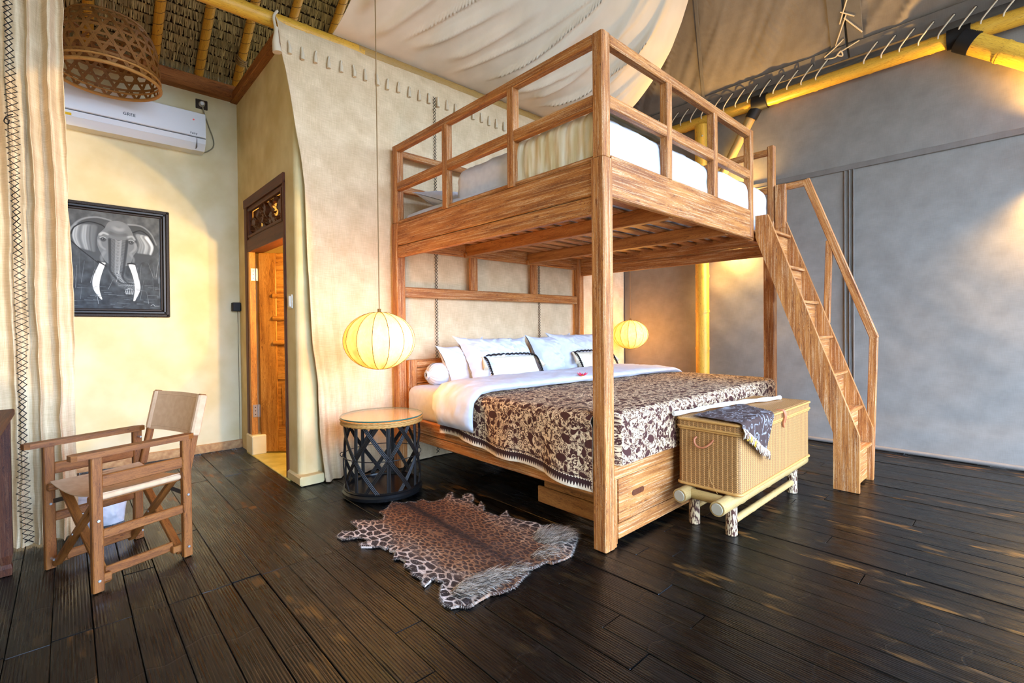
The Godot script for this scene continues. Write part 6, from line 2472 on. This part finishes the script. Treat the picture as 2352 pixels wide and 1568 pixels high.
func build_chair() -> void:
	var c := thing("directors_chair", Vector3(-1.91, 0, -1.711), "folding wooden director's chair with cream canvas seat and back", "chair")
	c.rotation.y = deg_to_rad(20.0)
	var lx := 0.198
	var lz := 0.247
	for sz in [1.0, -1.0]:
		for sx in [-1.0, 1.0]:
			part("leg", barm(Vector3(sx * lx, 0, sz * lz), Vector3(sx * lx, 0.632, sz * lz), 0.044, 0.030, Vector3(0, 0, 1)), M.chair, c)
		var arm := MB.new()
		arm.off = Vector2(rng.randf() * 3, rng.randf() * 3)
		arm.prism(Vector3(0, 0.632, sz * lz), Vector3(1, 0, 0), Vector3(0, 0, 1), PackedVector2Array([Vector2(-0.295, -0.02), Vector2(-0.275, -0.03), Vector2(0.2, -0.03), Vector2(0.235, -0.012), Vector2(0.235, 0.012), Vector2(0.2, 0.03), Vector2(-0.275, 0.03), Vector2(-0.295, 0.02)]), -0.026)
		part("armrest", arm, M.chair, c)
		part("upper_rail", barm(Vector3(-lx + 0.022, 0.512, sz * lz), Vector3(lx - 0.022, 0.512, sz * lz), 0.022, 0.058), M.chair, c)
		part("lower_rail", barm(Vector3(-lx + 0.022, 0.262, sz * lz), Vector3(lx - 0.022, 0.262, sz * lz), 0.020, 0.046), M.chair, c)
		part("seat_bar", barm(Vector3(-0.215, 0.425, sz * 0.212), Vector3(0.215, 0.425, sz * 0.212), 0.026, 0.034), M.chair, c)
		part("floor_bar", barm(Vector3(-0.15, 0.062, sz * 0.196), Vector3(0.15, 0.062, sz * 0.196), 0.020, 0.046), M.chair, c)
		var bp := part("back_post", barm(Vector3(0.215, 0.44, sz * 0.222), Vector3(0.308, 0.858, sz * 0.222), 0.036, 0.022, Vector3(0, 0, 1)), M.chair, c)
		part("bolt", rodm(Vector3(lx, 0.60, sz * 0.20), Vector3(lx, 0.60, sz * 0.236), 0.005), M.steel, c)
		for sx in [-1.0, 1.0]:
			part("bracket", barm(Vector3(sx * 0.165, 0.365, sz * 0.165), Vector3(sx * 0.185, 0.345, sz * 0.236), 0.006, 0.022), M.brown_metal, c)
			part("bolt", rodm(Vector3(sx * lx, 0.335, sz * 0.225), Vector3(sx * lx, 0.335, sz * 0.270), 0.006), M.steel, c)
			part("bolt", rodm(Vector3(sx * lx, 0.055, sz * 0.20), Vector3(sx * lx, 0.055, sz * 0.268), 0.006), M.steel, c)
	for sx in [-1.0, 1.0]:
		for sz in [1.0, -1.0]:
			var o: float = sx * 0.165 + (0.013 if sz > 0 else -0.013)
			part("cross_leg", barm(Vector3(o, 0.022, sz * 0.225), Vector3(o, 0.418, -sz * 0.212), 0.038, 0.024, Vector3(1, 0, 0).cross(Vector3(0, 0.396, -sz * 0.437)).normalized()), M.chair, c)
			part("foot_block", boxm(Vector3(sx * 0.165 - 0.03, 0.032, sz * 0.214 - 0.012), Vector3(sx * 0.165 + 0.03, 0.066, sz * 0.214 + 0.02)), M.chair, c)
		part("pivot_bolt", rodm(Vector3(sx * 0.165 - 0.035, 0.222, 0), Vector3(sx * 0.165 + 0.035, 0.222, 0), 0.006), M.steel, c)
	# canvas
	var P := PackedVector3Array()
	var U := PackedVector2Array()
	for j in 9:
		for i in 25:
			var z := lerpf(-1, 1, i / 24.0)
			var x := lerpf(0.2, -0.2, j / 8.0)
			P.append(Vector3(x, 0.447 - 0.030 * (1.0 - z * z) - 0.004 * cos(x * 9), z * 0.228))
			U.append(Vector2(x, z * 0.23))
	var seat := MB.new()
	seat.sheet(P, 25, 9, U, 0.004)
	part("seat", seat, M.canvas_seat, c)
	for sz in [1.0, -1.0]:
		var wr := MB.new()
		wr.tube(PackedVector3Array([Vector3(-0.2, 0.432, sz * 0.226), Vector3(0.2, 0.432, sz * 0.226)]), PackedFloat32Array([0.015]), 12)
		part("seat_sleeve", wr, M.canvas_seat, c)
	P = PackedVector3Array()
	U = PackedVector2Array()
	for j in 13:
		for i in 25:
			var z := lerpf(1, -1, i / 24.0)
			var k := j / 12.0
			var p := Vector3(0.215, 0.44, 0).lerp(Vector3(0.308, 0.858, 0), lerpf(0.47, 0.995, k))
			P.append(p + Vector3(-0.012 + 0.028 * (1.0 - z * z), 0.0, z * 0.232))
			U.append(Vector2(k * 0.2, z * 0.23))
	var bk := MB.new()
	bk.sheet(P, 25, 13, U, 0.004)
	part("back_canvas", bk, M.canvas_seat, c)
	for sz in [1.0, -1.0]:
		var a := Vector3(0.215, 0.44, sz * 0.222).lerp(Vector3(0.308, 0.858, sz * 0.222), 0.47)
		var b := Vector3(0.215, 0.44, sz * 0.222).lerp(Vector3(0.308, 0.858, sz * 0.222), 0.99)
		part("back_sleeve", barm(a, b, 0.048, 0.033, Vector3(0, 0, 1), 0.008), M.canvas_seat, c)
	for k in [0.52, 0.95]:
		var a := Vector3(0.215, 0.44, 0).lerp(Vector3(0.308, 0.858, 0), k)
		var pts := PackedVector3Array()
		for i in 13:
			var z := lerpf(-0.9, 0.9, i / 12.0)
			pts.append(a + Vector3(-0.0155 + 0.028 * (1.0 - z * z), 0, z * 0.232))
		var sm := MB.new()
		sm.tube(pts, PackedFloat32Array([0.0022]), 5)
		part("seam", sm, M.canvas_seat, c)
	# a white cushion behind the chair
	var cs := part("floor_cushion", pillow(0.34, 0.30, 0.16, 91, 0.012), M.white)
	place(cs, Vector3(-1.985, 0.125, -2.44), Vector3(-12, 10, -14))
	tag(cs, "small white cushion propped on the floor behind the director's chair", "cushion")


func build_desk() -> void:
	var d := thing("desk", Vector3(-2.66, 0, -1.7), "dark brown wooden desk whose corner and leg show at the left edge", "desk")
	part("top", boxm(Vector3(-0.33, 0.765, -0.50), Vector3(0.345, 0.80, 0.55), 0.005), M.old_wood, d)
	part("apron", boxm(Vector3(0.285, 0.66, -0.24), Vector3(0.31, 0.765, 0.5)), M.old_wood, d)
	part("apron", boxm(Vector3(-0.3, 0.66, -0.28), Vector3(0.29, 0.765, -0.255)), M.old_wood, d)
	for q in [[0.318, -0.24], [-0.29, -0.24], [0.318, 0.5], [-0.29, 0.5]]:
		var l := MB.new()
		l.off = Vector2(rng.randf() * 3, rng.randf() * 3)
		var lv := [[0.0, 0.030], [0.035, 0.032], [0.055, 0.026], [0.10, 0.036], [0.3, 0.034], [0.765, 0.036]]
		for i in lv.size() - 1:
			var a: Array = lv[i]
			var b: Array = lv[i + 1]
			for s in 4:
				var t0 := PI / 4 + PI / 2 * s
				var t1 := t0 + PI / 2
				var A := Vector3(q[0] + a[1] * cos(t0), a[0], q[1] + a[1] * sin(t0))
				var B := Vector3(q[0] + a[1] * cos(t1), a[0], q[1] + a[1] * sin(t1))
				var Cq := Vector3(q[0] + b[1] * cos(t1), b[0], q[1] + b[1] * sin(t1))
				var Dq := Vector3(q[0] + b[1] * cos(t0), b[0], q[1] + b[1] * sin(t0))
				l.quad(B, A, Dq, Cq, Rect2(a[0], 0, 0.001, 0.05))
				var kk := l.t.size()
				l.t[kk - 4] = Vector2(a[0], 0.05) + l.off
				l.t[kk - 3] = Vector2(a[0], 0) + l.off
				l.t[kk - 2] = Vector2(b[0], 0) + l.off
				l.t[kk - 1] = Vector2(b[0], 0.05) + l.off
		part("leg", l, M.old_wood, d)
